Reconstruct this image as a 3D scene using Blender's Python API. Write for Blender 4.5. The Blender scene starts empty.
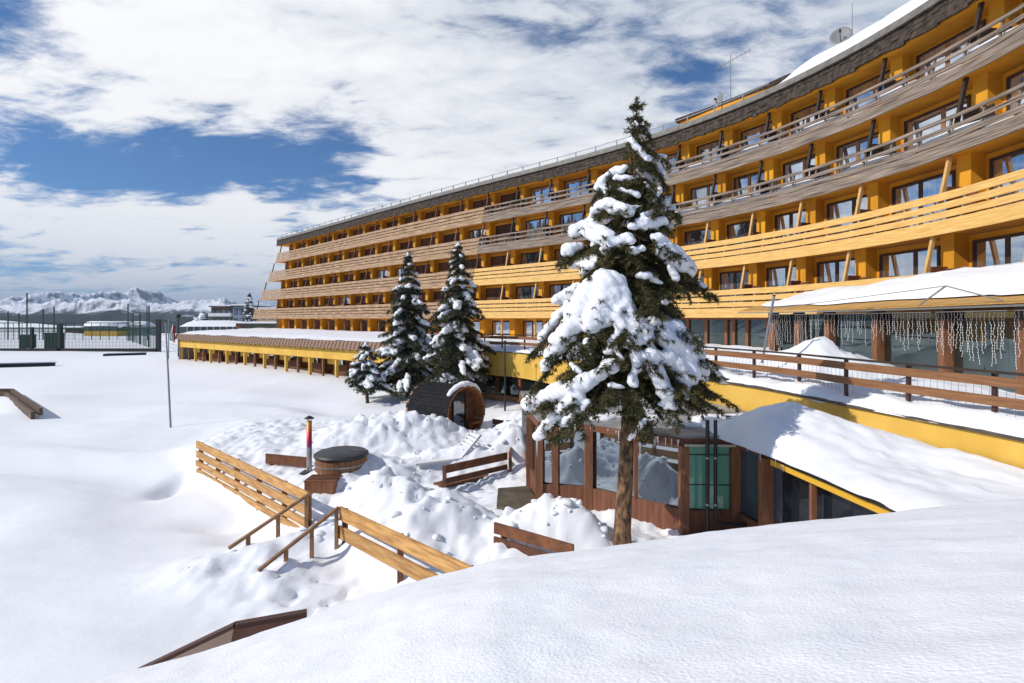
import bpy, bmesh, math, random
import numpy as np
from mathutils import Vector, noise as mnoise

S = bpy.context.scene
COL = S.collection
F, HY = 540.0, 319.3          # focal length in pixels and row of the horizon of a 1024 x 683 frame

# ------------------------------------------------------------------ camera
cd = bpy.data.cameras.new('camera')
cd.sensor_width = 36.0
cd.lens = F / 1024 * 36
cd.shift_y = (HY - 341.5) / 1024
cd.clip_end = 60000
cd.clip_start = 0.05
cam = bpy.data.objects.new('camera', cd)
cam.location = (0, 0, 0)
cam.rotation_euler = (math.pi / 2, 0, 0)
COL.objects.link(cam)
S.camera = cam

# ------------------------------------------------------------------ sun, sky, exposure
SUN_EL = 36.0
SUN_AZ = math.degrees(math.atan2(-0.94, -0.35)) % 360     # from +Y towards +X
sd = bpy.data.lights.new('sun', 'SUN')
sd.energy = 4.7
sd.angle = math.radians(0.5)
sd.color = (1.0, 0.94, 0.86)
sun = bpy.data.objects.new('sun', sd)
c_, s_ = math.cos(math.radians(SUN_EL)), math.sin(math.radians(SUN_EL))
sv = Vector((math.sin(math.radians(SUN_AZ)) * c_, math.cos(math.radians(SUN_AZ)) * c_, s_))
sun.rotation_euler = (-sv).to_track_quat('-Z', 'Y').to_euler()
sun.location = sv * 60
COL.objects.link(sun)

S.view_settings.view_transform = 'Standard'
S.view_settings.look = 'None'
S.view_settings.exposure = -0.28
S.view_settings.gamma = 1
S.view_settings.use_curve_mapping = False
S.render.engine = 'CYCLES'
S.cycles.max_bounces = 6
S.cycles.diffuse_bounces = 3
S.cycles.glossy_bounces = 3
S.cycles.transparent_max_bounces = 6
S.cycles.use_denoising = True


def build_world():
    w = bpy.data.worlds.new("World")
    S.world = w
    w.use_nodes = True
    nt = w.node_tree
    N, L = nt.nodes, nt.links
    bg = N['Background']
    bg.inputs[1].default_value = 0.1
    sky = N.new('ShaderNodeTexSky')
    sky.sky_type = 'NISHITA'
    sky.sun_disc = False
    sky.sun_elevation = math.radians(SUN_EL)
    sky.sun_rotation = math.radians(SUN_AZ)
    sky.altitude = 2000
    sky.air_density = 1.0
    sky.dust_density = 0.3
    sky.ozone_density = 3.0

    def math_(op, a, b=None, c=None, clamp=False):
        n = N.new('ShaderNodeMath')
        n.operation = op
        n.use_clamp = clamp
        for i, v in enumerate((a, b, c)):
            if v is None:
                continue
            if isinstance(v, (int, float)):
                n.inputs[i].default_value = v
            else:
                L.new(v, n.inputs[i])
        return n.outputs[0]

    tc = N.new('ShaderNodeTexCoord')
    nrm = N.new('ShaderNodeVectorMath'); nrm.operation = 'NORMALIZE'
    L.new(tc.outputs['Generated'], nrm.inputs[0])
    D = nrm.outputs[0]
    sp = N.new('ShaderNodeSeparateXYZ')
    L.new(D, sp.inputs[0])
    dx, dy, dz = sp.outputs
    den = math_('ADD', math_('MAXIMUM', dz, 0.0), 0.16)
    u = math_('DIVIDE', dx, den)
    v = math_('DIVIDE', dy, den)
    cb = N.new('ShaderNodeCombineXYZ')
    L.new(u, cb.inputs[0]); L.new(v, cb.inputs[1])

    def noise(scale, detail, rough, rot, sx, sy, loc, dist=0.0):
        mp = N.new('ShaderNodeMapping')
        mp.inputs['Rotation'].default_value = (0, 0, math.radians(rot))
        mp.inputs['Scale'].default_value = (sx, sy, 1)
        mp.inputs['Location'].default_value = loc
        L.new(cb.outputs[0], mp.inputs[0])
        t = N.new('ShaderNodeTexNoise')
        t.inputs['Scale'].default_value = scale
        t.inputs['Detail'].default_value = detail
        t.inputs['Roughness'].default_value = rough
        t.inputs['Distortion'].default_value = dist
        L.new(mp.outputs[0], t.inputs['Vector'])
        return t.outputs['Fac']

    big = noise(0.55, 3, 0.5, 25, 1.0, 1.0, (3.1, 1.7, 0))
    mid = noise(1.5, 9, 0.60, 28, 0.75, 1.3, (0.3, 5.2, 0), 0.25)
    fine = noise(6.5, 6, 0.62, 28, 0.8, 1.25, (7.3, 2.2, 0), 0.4)

    def blob(px, py, rad, soft=1.0):
        d = Vector(((px - 512) / F, 1, (HY - py) / F)).normalized()
        dt = N.new('ShaderNodeVectorMath'); dt.operation = 'DISTANCE'
        L.new(D, dt.inputs[0])
        dt.inputs[1].default_value = d
        mr = N.new('ShaderNodeMapRange')
        mr.interpolation_type = 'SMOOTHSTEP'
        L.new(dt.outputs['Value'], mr.inputs['Value'])
        mr.inputs['From Min'].default_value = 0
        mr.inputs['From Max'].default_value = rad
        mr.inputs['To Min'].default_value = 1
        mr.inputs['To Max'].default_value = 0
        return mr.outputs[0]

    cov = math_('ADD', math_('MULTIPLY', math_('SUBTRACT', big, .5), 0.4), math_('MULTIPLY', math_('SUBTRACT', mid, .5), 1.5))
    cov = math_('ADD', cov, math_('MULTIPLY', math_('SUBTRACT', fine, .5), 1.05))
    cov = math_('ADD', cov, .80)
    # the breaks in the cloud deck
    for px, py, rad, k in ((40, 165, .11, .40), (105, 168, .10, .42), (170, 166, .10, .5), (235, 160, .10, .6), (290, 175, .10, .62), (345, 165, .09, .42),
                           (70, 205, .06, .1), (40, 258, .05, .25), (-20, 262, .06, .25), (100, 262, .045, .15),
                           (760, 20, .2, .10), (700, 60, .10, .10), (640, 30, .10, .06), (830, 40, .12, .08), (15, 15, .13, .22), (560, 25, .12, .16), (690, 75, .12, .14), (770, 45, .12, .16)):
        cov = math_('SUBTRACT', cov, math_('MULTIPLY', blob(px, py, rad), k))
    for px, py, rad, k in ((300, 60, .35, .20), (500, 60, .32, .16), (120, 225, .12, .30), (240, 235, .12, .30), (20, 215, .10, .25), (330, 240, .10, .15), (450, 130, .2, .14), (150, 80, .28, .16), (620, 110, .3, .16), (800, 40, .35, .10)):
        cov = math_('ADD', cov, math_('MULTIPLY', blob(px, py, rad), k))
    # unseen cloud cover behind the camera, thinned to lower the ambient fill
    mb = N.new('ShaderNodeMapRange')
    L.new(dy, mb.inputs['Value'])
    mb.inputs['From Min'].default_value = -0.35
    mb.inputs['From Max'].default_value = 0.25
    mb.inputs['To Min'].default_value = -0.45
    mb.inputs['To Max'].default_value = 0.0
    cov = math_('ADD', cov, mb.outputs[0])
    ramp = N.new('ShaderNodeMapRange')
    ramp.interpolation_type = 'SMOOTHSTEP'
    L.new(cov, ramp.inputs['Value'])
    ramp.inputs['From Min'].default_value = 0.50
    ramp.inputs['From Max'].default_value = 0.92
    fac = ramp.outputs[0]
    # cloud colour: thick parts whiter near the horizon, greyer overhead
    cc = N.new('ShaderNodeMix'); cc.data_type = 'RGBA'
    cc.inputs['A'].default_value = (6.8, 7.5, 8.7, 1)
    cc.inputs['B'].default_value = (13.2, 13.1, 13.1, 1)
    w_ = math_('ADD', math_('MULTIPLY', mid, 0.9), math_('MULTIPLY', fine, 0.6))
    w_ = math_('ADD', w_, math_('MULTIPLY', math_('SUBTRACT', 0.32, dz), 0.9))
    w_ = math_('SUBTRACT', w_, math_('MULTIPLY', dx, 0.35))
    wr = N.new('ShaderNodeMapRange'); wr.interpolation_type = 'SMOOTHSTEP'
    L.new(w_, wr.inputs['Value'])
    wr.inputs['From Min'].default_value = 0.36
    wr.inputs['From Max'].default_value = 1.0
    L.new(wr.outputs[0], cc.inputs['Factor'])
    mx = N.new('ShaderNodeMix'); mx.data_type = 'RGBA'
    L.new(fac, mx.inputs['Factor'])
    tn = N.new('ShaderNodeMix'); tn.data_type = 'RGBA'; tn.blend_type = 'MULTIPLY'
    tn.inputs['Factor'].default_value = 1
    L.new(sky.outputs[0], tn.inputs['A'])
    tn.inputs['B'].default_value = (.40, .92, 1.32, 1)
    L.new(tn.outputs['Result'], mx.inputs['A'])
    L.new(cc.outputs['Result'], mx.inputs['B'])
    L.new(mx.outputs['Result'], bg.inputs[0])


build_world()

# ------------------------------------------------------------------ materials
MATS = {}


def mat(name, col=(.5, .5, .5), rough=.7, col2=None, scale=4.0, bump=0.0, bscale=20.0, metal=0.0, spec=0.5, coords='Object', stretch=None,
        detail=5, contrast=(.35, .65), ior=1.5, bdist=0.02, vary=0.0):
    if name in MATS:
        return MATS[name]
    m = bpy.data.materials.new(name)
    m.use_nodes = True
    nt = m.node_tree
    N, L = nt.nodes, nt.links
    b = N['Principled BSDF']
    b.inputs['Base Color'].default_value = (*col, 1)
    b.inputs['Roughness'].default_value = rough
    b.inputs['Metallic'].default_value = metal
    b.inputs['IOR'].default_value = ior
    b.inputs['Specular IOR Level'].default_value = spec
    tc = N.new('ShaderNodeTexCoord')
    vec = tc.outputs[coords]
    if stretch:
        mp = N.new('ShaderNodeMapping')
        mp.inputs['Scale'].default_value = stretch
        L.new(vec, mp.inputs[0])
        vec = mp.outputs[0]
    if col2 is not None:
        t = N.new('ShaderNodeTexNoise')
        t.inputs['Scale'].default_value = scale
        t.inputs['Detail'].default_value = detail
        L.new(vec, t.inputs['Vector'])
        mr = N.new('ShaderNodeMapRange')
        L.new(t.outputs['Fac'], mr.inputs['Value'])
        mr.inputs['From Min'].default_value, mr.inputs['From Max'].default_value = contrast
        mx = N.new('ShaderNodeMix'); mx.data_type = 'RGBA'
        L.new(mr.outputs[0], mx.inputs['Factor'])
        mx.inputs['A'].default_value = (*col, 1)
        mx.inputs['B'].default_value = (*col2, 1)
        L.new(mx.outputs['Result'], b.inputs['Base Color'])
    if vary:
        oi = N.new('ShaderNodeObjectInfo')
        hs = N.new('ShaderNodeHueSaturation')
        vr = N.new('ShaderNodeMapRange')
        L.new(oi.outputs['Random'], vr.inputs['Value'])
        vr.inputs['To Min'].default_value, vr.inputs['To Max'].default_value = 1 - vary, 1 + vary
        L.new(vr.outputs[0], hs.inputs['Value'])
        src = b.inputs['Base Color'].links[0].from_socket if b.inputs['Base Color'].links else None
        if src:
            L.new(src, hs.inputs['Color'])
        else:
            hs.inputs['Color'].default_value = (*col, 1)
        L.new(hs.outputs[0], b.inputs['Base Color'])
    if bump:
        t2 = N.new('ShaderNodeTexNoise')
        t2.inputs['Scale'].default_value = bscale
        t2.inputs['Detail'].default_value = 6
        L.new(vec, t2.inputs['Vector'])
        bp = N.new('ShaderNodeBump')
        bp.inputs['Strength'].default_value = bump
        bp.inputs['Distance'].default_value = bdist
        L.new(t2.outputs['Fac'], bp.inputs['Height'])
        L.new(bp.outputs[0], b.inputs['Normal'])
    MATS[name] = m
    return m


def snow_mat(name, fine=60.0, strength=.35, coarse=5.0):
    m = mat(name, (.87, .89, .92), .75, (.90, .91, .93), 2.0, spec=.25)
    nt = m.node_tree
    N, L = nt.nodes, nt.links
    b = N['Principled BSDF']
    tc = [n for n in N if n.type == 'TEX_COORD'][0]
    t1 = N.new('ShaderNodeTexNoise'); t1.inputs['Scale'].default_value = fine; t1.inputs['Detail'].default_value = 4
    t2 = N.new('ShaderNodeTexNoise'); t2.inputs['Scale'].default_value = coarse; t2.inputs['Detail'].default_value = 6
    for t in (t1, t2):
        L.new(tc.outputs['Object'], t.inputs['Vector'])
    b1 = N.new('ShaderNodeBump'); b1.inputs['Strength'].default_value = strength; b1.inputs['Distance'].default_value = .01
    b2 = N.new('ShaderNodeBump'); b2.inputs['Strength'].default_value = strength; b2.inputs['Distance'].default_value = .04
    L.new(t1.outputs['Fac'], b1.inputs['Height'])
    L.new(t2.outputs['Fac'], b2.inputs['Height'])
    L.new(b2.outputs[0], b1.inputs['Normal'])
    L.new(b1.outputs[0], b.inputs['Normal'])
    return m


def glass_mat(name, dark, refl=.4, dark2=None, scale=3.0, rough=.02, tint=(.9, .95, 1.0), coords='Object', stretch=None, fres=.4, vary=0.0):
    """Window glass over a dim interior: a share of mirror reflection over a diffuse backing."""
    m = mat(name, dark, .6, dark2, scale, coords=coords, stretch=stretch, spec=.2, vary=vary)
    nt = m.node_tree
    N, L = nt.nodes, nt.links
    b = N['Principled BSDF']
    g = N.new('ShaderNodeBsdfGlossy')
    g.inputs['Roughness'].default_value = rough
    g.inputs['Color'].default_value = (*tint, 1)
    fr = N.new('ShaderNodeLayerWeight'); fr.inputs['Blend'].default_value = .35
    mr = N.new('ShaderNodeMapRange')
    L.new(fr.outputs['Fresnel'], mr.inputs['Value'])
    mr.inputs['To Min'].default_value = refl
    mr.inputs['To Max'].default_value = min(1, refl + fres)
    mx = N.new('ShaderNodeMixShader')
    L.new(mr.outputs[0], mx.inputs[0])
    L.new(b.outputs[0], mx.inputs[1])
    L.new(g.outputs[0], mx.inputs[2])
    L.new(mx.outputs[0], N['Material Output'].inputs['Surface'])
    return m


SNOW = snow_mat('snow', 26., .22, 5.)
SNOWFINE = snow_mat('snow_grainy', 75.0, .60, 2.6)
SNOWTREE = snow_mat('snow_on_branches', 30.0, .5, 8.0)
YEL = mat('yellow_render', (.78, .355, .016), .85, (.58, .245, .010), .55, .25, 30, detail=8, contrast=(.38, .66))
YELW = mat('yellow_render_wing', (.78, .49, .095), .85, (.66, .39, .06), .8, .2, 30)
OLDW = mat('weathered_wood', (.40, .32, .25), .8, (.075, .05, .035), 2.2, .6, 14, coords='UV', stretch=(.3, 11, 1), contrast=(.34, .64))
PALW = mat('pale_weathered_wood', (.52, .35, .21), .8, (.22, .13, .07), 2.2, .5, 14, coords='UV', stretch=(.35, 6, 1), contrast=(.36, .64))
NEWW = mat('new_pine_wood', (.80, .53, .18), .65, (.60, .32, .075), 2.5, .25, 14, coords='UV', stretch=(.5, 8, 1), contrast=(.3, .7))
SHIN = mat('old_shingles', (.085, .06, .043), .85, (.012, .008, .006), 4, .8, 20, contrast=(.3, .7))
DARKW = mat('dark_brown_wood', (.045, .028, .02), .7, (.025, .016, .012), 6)
BRNW = mat('brown_wood', (.20, .075, .028), .7, (.10, .036, .015), 5, .3, 30, vary=.3)
POSTW = mat('reddish_post_wood', (.27, .115, .05), .65, (.18, .07, .03), 6, .3, 30, stretch=(3, 3, .4))
LPOST = mat('light_post_wood', (.68, .43, .16), .65, (.58, .33, .10), 6, stretch=(3, 3, .4))
FRAME = mat('window_frame_wood', (.075, .032, .016), .6, (.05, .022, .011), 6)
MULL = mat('mullion_wood', (.34, .15, .06), .6)
METAL = mat('grey_metal', (.30, .31, .32), .45, metal=.6)
ROOFM = mat('roof_sheet', (.21, .20, .175), .6, (.13, .12, .105), 3)
DARKM = mat('dark_metal', (.02, .02, .022), .45)
FENW = mat('golden_fence_wood', (.66, .37, .12), .65, (.36, .17, .05), 2.2, .4, 14, stretch=(1, 1, 9), contrast=(.32, .68), vary=.16)
CURT = glass_mat('curtained_glass', (.10, .12, .14), .24, (.40, .42, .44), 1.6, stretch=(9, 9, .15), vary=.6)
BLUG = glass_mat('blue_glass', (.012, .016, .024), .22, (.22, .25, .30), 1.1, stretch=(7, 7, .2), vary=.7)
SHUT = mat('brown_shutter', (.15, .055, .02), .6, (.09, .032, .012), 4, vary=.5)
BRKT = mat('bracket_white', (.62, .56, .46), .6)
DGL = glass_mat('dark_glass', (.010, .014, .016), .06, fres=.12)
VGL = glass_mat('veranda_glass', (.004, .009, .011), .08, fres=.10, tint=(.75, .95, .95))
BGL = glass_mat('bay_glass', (.015, .022, .03), .42, tint=(.8, .9, 1.0))


# ------------------------------------------------------------------ mesh helpers
class MB:
    def __init__(self):
        self.v, self.f, self.uv = [], [], []
        self.has_uv = False

    def add(self, verts, faces, uv=None):
        o = len(self.v)
        self.v += [tuple(p) for p in verts]
        self.f += [tuple(i + o for i in q) for q in faces]
        self.uv += uv if uv else [(0, 0)] * len(verts)
        if uv:
            self.has_uv = True

    def hexa(self, c, uv=None):
        """eight corners: bottom ring 0-3, top ring 4-7"""
        self.add(c, [(0, 3, 2, 1), (4, 5, 6, 7), (0, 1, 5, 4), (1, 2, 6, 5), (2, 3, 7, 6), (3, 0, 4, 7)], uv)

    def box(self, x0, x1, y0, y1, z0, z1):
        self.hexa([(x0, y0, z0), (x1, y0, z0), (x1, y1, z0), (x0, y1, z0), (x0, y0, z1), (x1, y0, z1), (x1, y1, z1), (x0, y1, z1)])

    def beam(self, a, b, w, h, up=(0, 0, 1), bev=0.0):
        """rectangular bar from a to b; w across, h along up"""
        a, b = Vector(a), Vector(b)
        d = (b - a)
        ln = d.length
        d.normalize()
        u = Vector(up)
        sd_ = d.cross(u)
        if sd_.length < 1e-4:
            sd_ = d.cross(Vector((1, 0, 0)))
        sd_.normalize()
        u = sd_.cross(d)
        s2, u2 = sd_ * w / 2, u * h / 2
        c = [a - s2 - u2, a + s2 - u2, b + s2 - u2, b - s2 - u2, a - s2 + u2, a + s2 + u2, b + s2 + u2, b - s2 + u2]
        self.hexa(c, [(0, 0), (0, w), (ln, w), (ln, 0), (0, h), (0, h + w), (ln, h + w), (ln, h)])

    def tube(self, pts, radii, n=8, cap=True):
        pts = [Vector(p) for p in pts]
        rings = []
        for i, p in enumerate(pts):
            d = (pts[min(i + 1, len(pts) - 1)] - pts[max(i - 1, 0)]).normalized()
            if i == 0:
                a = d.cross(Vector((0, 0, 1)))
                if a.length < .3:
                    a = d.cross(Vector((1, 0, 0)))
            else:
                a = a - d * a.dot(d)          # carry the frame along without twisting
            a.normalize()
            b = a.cross(d)
            r = radii[i] if hasattr(radii, '__len__') else radii
            rings.append([p + (a * math.cos(t) + b * math.sin(t)) * r for t in [2 * math.pi * k / n for k in range(n)]])
        vs = [q for rg in rings for q in rg]
        fs = []
        for i in range(len(pts) - 1):
            for k in range(n):
                fs.append((i * n + k, i * n + (k + 1) % n, (i + 1) * n + (k + 1) % n, (i + 1) * n + k))
        if cap:
            fs.append(tuple(range(n))[::-1])
            fs.append(tuple((len(pts) - 1) * n + k for k in range(n)))
        self.add(vs, fs)

    def build(self, name, m, parent=None, smooth=False):
        me = bpy.data.meshes.new(name)
        me.from_pydata(self.v, [], self.f)
        if self.has_uv:
            ul = me.uv_layers.new(name='UVMap')
            idx = np.empty(len(me.loops), dtype=np.int32)
            me.loops.foreach_get('vertex_index', idx)
            ul.data.foreach_set('uv', np.array(self.uv, dtype=np.float32)[idx].ravel())
        me.materials.append(m)
        if smooth:
            me.polygons.foreach_set('use_smooth', [True] * len(me.polygons))
        me.update()
        o = bpy.data.objects.new(name, me)
        COL.objects.link(o)
        if parent is not None:
            o.parent = parent
            o.matrix_parent_inverse = parent.matrix_world.inverted() if False else o.matrix_parent_inverse
            o.location = -Vector(parent_origin(parent))
        return o


ORIG = {}


def parent_origin(p):
    return ORIG.get(p.name, (0, 0, 0))


def thing(name, label, cat, loc=(0, 0, 0), group=None):
    o = bpy.data.objects.new(name, None)
    o.empty_display_size = .3
    COL.objects.link(o)
    o.location = loc
    ORIG[o.name] = tuple(loc)
    o['label'] = label
    o['category'] = cat
    if group:
        o['group'] = group
    return o


def tag(o, label, cat, group=None, kind=None):
    o['label'] = label
    o['category'] = cat
    if group:
        o['group'] = group
    if kind:
        o['kind'] = kind
    return o


def struct(o, kind='structure'):
    o['kind'] = kind
    return o


def sub(mb, name, m, part, smooth=False):
    """a sub-part: child of a part that itself has no offset of its own beyond its thing"""
    o = mb.build(name, m, None, smooth)
    o.parent = part
    return o


def P(px, py, Y):
    return Vector(((px - 512) / F * Y, Y, (HY - py) / F * Y))


def grid_mesh(name, X, Y, Z, m, smooth=True, parent=None):
    ny, nx = Z.shape
    v = np.stack([X, Y, Z], -1).reshape(-1, 3)
    i = np.arange(ny - 1)[:, None] * nx + np.arange(nx - 1)[None, :]
    q = np.stack([i, i + 1, i + 1 + nx, i + nx], -1).reshape(-1, 4)
    return np_mesh(name, v, q, m, smooth, parent)


def np_mesh(name, v, q, m, smooth=True, parent=None):
    me = bpy.data.meshes.new(name)
    k = q.shape[1]
    me.vertices.add(len(v))
    me.vertices.foreach_set('co', np.asarray(v, np.float32).ravel())
    me.loops.add(len(q) * k)
    me.loops.foreach_set('vertex_index', np.asarray(q, np.int32).ravel())
    me.polygons.add(len(q))
    me.polygons.foreach_set('loop_start', np.arange(0, len(q) * k, k, dtype=np.int32))
    me.polygons.foreach_set('loop_total', np.full(len(q), k, np.int32))
    me.update(calc_edges=True)
    me.validate()
    if smooth:
        me.polygons.foreach_set('use_smooth', np.ones(len(me.polygons), bool))
    me.materials.append(m)
    o = bpy.data.objects.new(name, me)
    COL.objects.link(o)
    if parent is not None:
        o.parent = parent
        o.location = -Vector(parent_origin(parent))
    return o


# smooth value noise in numpy, several octaves
def vnoise(x, y, seed=0):
    xi, yi = np.floor(x).astype(np.int64), np.floor(y).astype(np.int64)
    xf, yf = x - xi, y - yi
    xf, yf = xf * xf * xf * (xf * (xf * 6 - 15) + 10), yf * yf * yf * (yf * (yf * 6 - 15) + 10)

    def h(a, b):
        n = (a * 374761393 + b * 668265263 + seed * 974711) & 0xffffffff
        n = ((n ^ (n >> 13)) * 1274126177) & 0xffffffff
        n = n ^ (n >> 16)
        return (n & 0xffff) / 65535.0
    return (h(xi, yi) * (1 - xf) * (1 - yf) + h(xi + 1, yi) * xf * (1 - yf) + h(xi, yi + 1) * (1 - xf) * yf + h(xi + 1, yi + 1) * xf * yf) * 2 - 1


def fbm(x, y, oct=4, seed=0, gain=.5):
    r, a = 0, 1
    for i in range(oct):
        r = r + a * vnoise(x * 2 ** i + 17.3 * i, y * 2 ** i - 9.1 * i, seed + i)
        a *= gain
    return r


def sstep(a, b, x):
    t = np.clip((x - a) / (b - a), 0, 1)
    return t * t * (3 - 2 * t)


def blobs_mesh(name, centres, scales, voxel, m, parent=None, disp=.03, dscale=.25, smooth=5):
    """snow lumps: many overlapping ellipsoids fused into one surface"""
    bm = bmesh.new()
    bmesh.ops.create_icosphere(bm, subdivisions=2, radius=1)
    v0 = np.array([v.co[:] for v in bm.verts])
    f0 = np.array([[v.index for v in f.verts] for f in bm.faces])
    bm.free()
    C = np.asarray(centres, float)
    Sc = np.asarray(scales, float)
    V = (v0[None] * Sc[:, None, :] + C[:, None, :]).reshape(-1, 3)
    Q = (f0[None] + (np.arange(len(C)) * len(v0))[:, None, None]).reshape(-1, 3)
    tmp = np_mesh('tmp', V, Q, m)
    r = tmp.modifiers.new('r', 'REMESH')
    r.mode = 'VOXEL'
    r.voxel_size = voxel
    sm = tmp.modifiers.new('s', 'SMOOTH')
    sm.iterations = smooth
    sm.factor = .5
    dg = bpy.context.evaluated_depsgraph_get()
    me = bpy.data.meshes.new_from_object(tmp.evaluated_get(dg))
    n = len(me.vertices)
    co = np.empty(n * 3, np.float32)
    me.vertices.foreach_get('co', co)
    no = np.empty(n * 3, np.float32)
    me.vertices.foreach_get('normal', no)
    co, no = co.reshape(-1, 3), no.reshape(-1, 3)
    d = fbm(co[:, 0] / dscale + co[:, 2] / dscale * .7, co[:, 1] / dscale - co[:, 2] / dscale * .6, 3, 5)
    co = co + no * (d * disp)[:, None]
    me.vertices.foreach_set('co', co.astype(np.float32).ravel())
    me.polygons.foreach_set('use_smooth', np.ones(len(me.polygons), bool))
    if not me.materials:
        me.materials.append(m)
    me.update()
    me.name = name
    old = tmp.data
    bpy.data.objects.remove(tmp)
    bpy.data.meshes.remove(old)
    o = bpy.data.objects.new(name, me)
    COL.objects.link(o)
    if parent is not None:
        o.parent = parent
        o.location = -Vector(parent_origin(parent))
    return o


# ------------------------------------------------------------------ facade curve of the hotel
PI_, Z2, KL = 2.8164, 1.5884, 0.2167                 # storey height, height of the lowest balcony rail, backward lean of the facade
_s = np.linspace(-8, 110, 1200)
_ds = _s[1] - _s[0]
_k = np.interp(_s, [0, 9, 18, 27, 36, 50, 80], [.03978, .03894, .02952, .01006, -.00236, -.00169, .00147])
_a = 1.49951 + np.cumsum(_k) * _ds
_i0 = int(np.argmin(abs(_s)))
_a -= _a[_i0] - 1.49951
_x, _y = np.cumsum(np.cos(_a)) * _ds, np.cumsum(np.sin(_a)) * _ds
_x += 14.35118 - _x[_i0]
_y += 15.58643 - _y[_i0]


def FO(s, off, z):
    """point at arc length s, horizontal offset 'off' behind the lowest rail line, height z"""
    a = np.interp(s, _s, _a)
    return Vector((float(np.interp(s, _s, _x) + math.sin(a) * off), float(np.interp(s, _s, _y) - math.cos(a) * off), z))


def lean(z):
    return KL * (z - Z2)


def srange(s0, s1, step=.75):
    n = max(1, int(math.ceil(abs(s1 - s0) / step)))
    return [s0 + (s1 - s0) * i / n for i in range(n + 1)]


def ribbon(mb, s0, s1, z0, z1, o0, o1, th, step=.75, sag=0.0, seed=0):
    """board following the facade: lower edge (o0,z0), upper edge (o1,z1), thickness th behind it"""
    ss = srange(s0, s1, step)
    vs, uv = [], []
    for s in ss:
        j = sag * math.sin(s * 1.7 + seed)
        vs += [FO(s, o0, z0 + j), FO(s, o1, z1 + j), FO(s, o1 + th, z1 + j), FO(s, o0 + th, z0 + j)]
        uv += [(s + seed * 3.7, z0), (s + seed * 3.7, z1), (s + seed * 3.7, z1 + th), (s + seed * 3.7, z0 - th)]
    fs = []
    n = len(ss)
    for i in range(n - 1):
        b = i * 4
        for k in range(4):
            fs.append((b + k, b + (k + 1) % 4, b + 4 + (k + 1) % 4, b + 4 + k))
    fs += [(0, 3, 2, 1), ((n - 1) * 4, (n - 1) * 4 + 1, (n - 1) * 4 + 2, (n - 1) * 4 + 3)]
    mb.add(vs, fs, uv)


def cell(mb, s0, s1, o0, o1, z0, z1, l0=0., l1=0.):
    """box in facade coordinates; l0/l1 shift the offset at the bottom/top"""
    mb.hexa([FO(s0, o0 + l0, z0), FO(s1, o0 + l0, z0), FO(s1, o1 + l0, z0), FO(s0, o1 + l0, z0),
             FO(s0, o0 + l1, z1), FO(s1, o0 + l1, z1), FO(s1, o1 + l1, z1), FO(s0, o1 + l1, z1)])


BAYS = [-7.6, -4.0, -.3, 3.4, 7.2, 10.3, 13.15, 16.1, 19.0, 22.7, 26.4, 30.1, 33.75, 37.4, 41.1, 44.9, 48.8, 52.7, 56.5, 60.5, 64.6, 68.8, 72.9, 77.1, 81.3]
RZ = [Z2 + PI_ * i for i in range(4)]
ENDS = [89.5, 88.1, 86.6, 85.3]
SPLIT = 37.4
S_MIN, S_WALL = -7.9, 83.6


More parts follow.
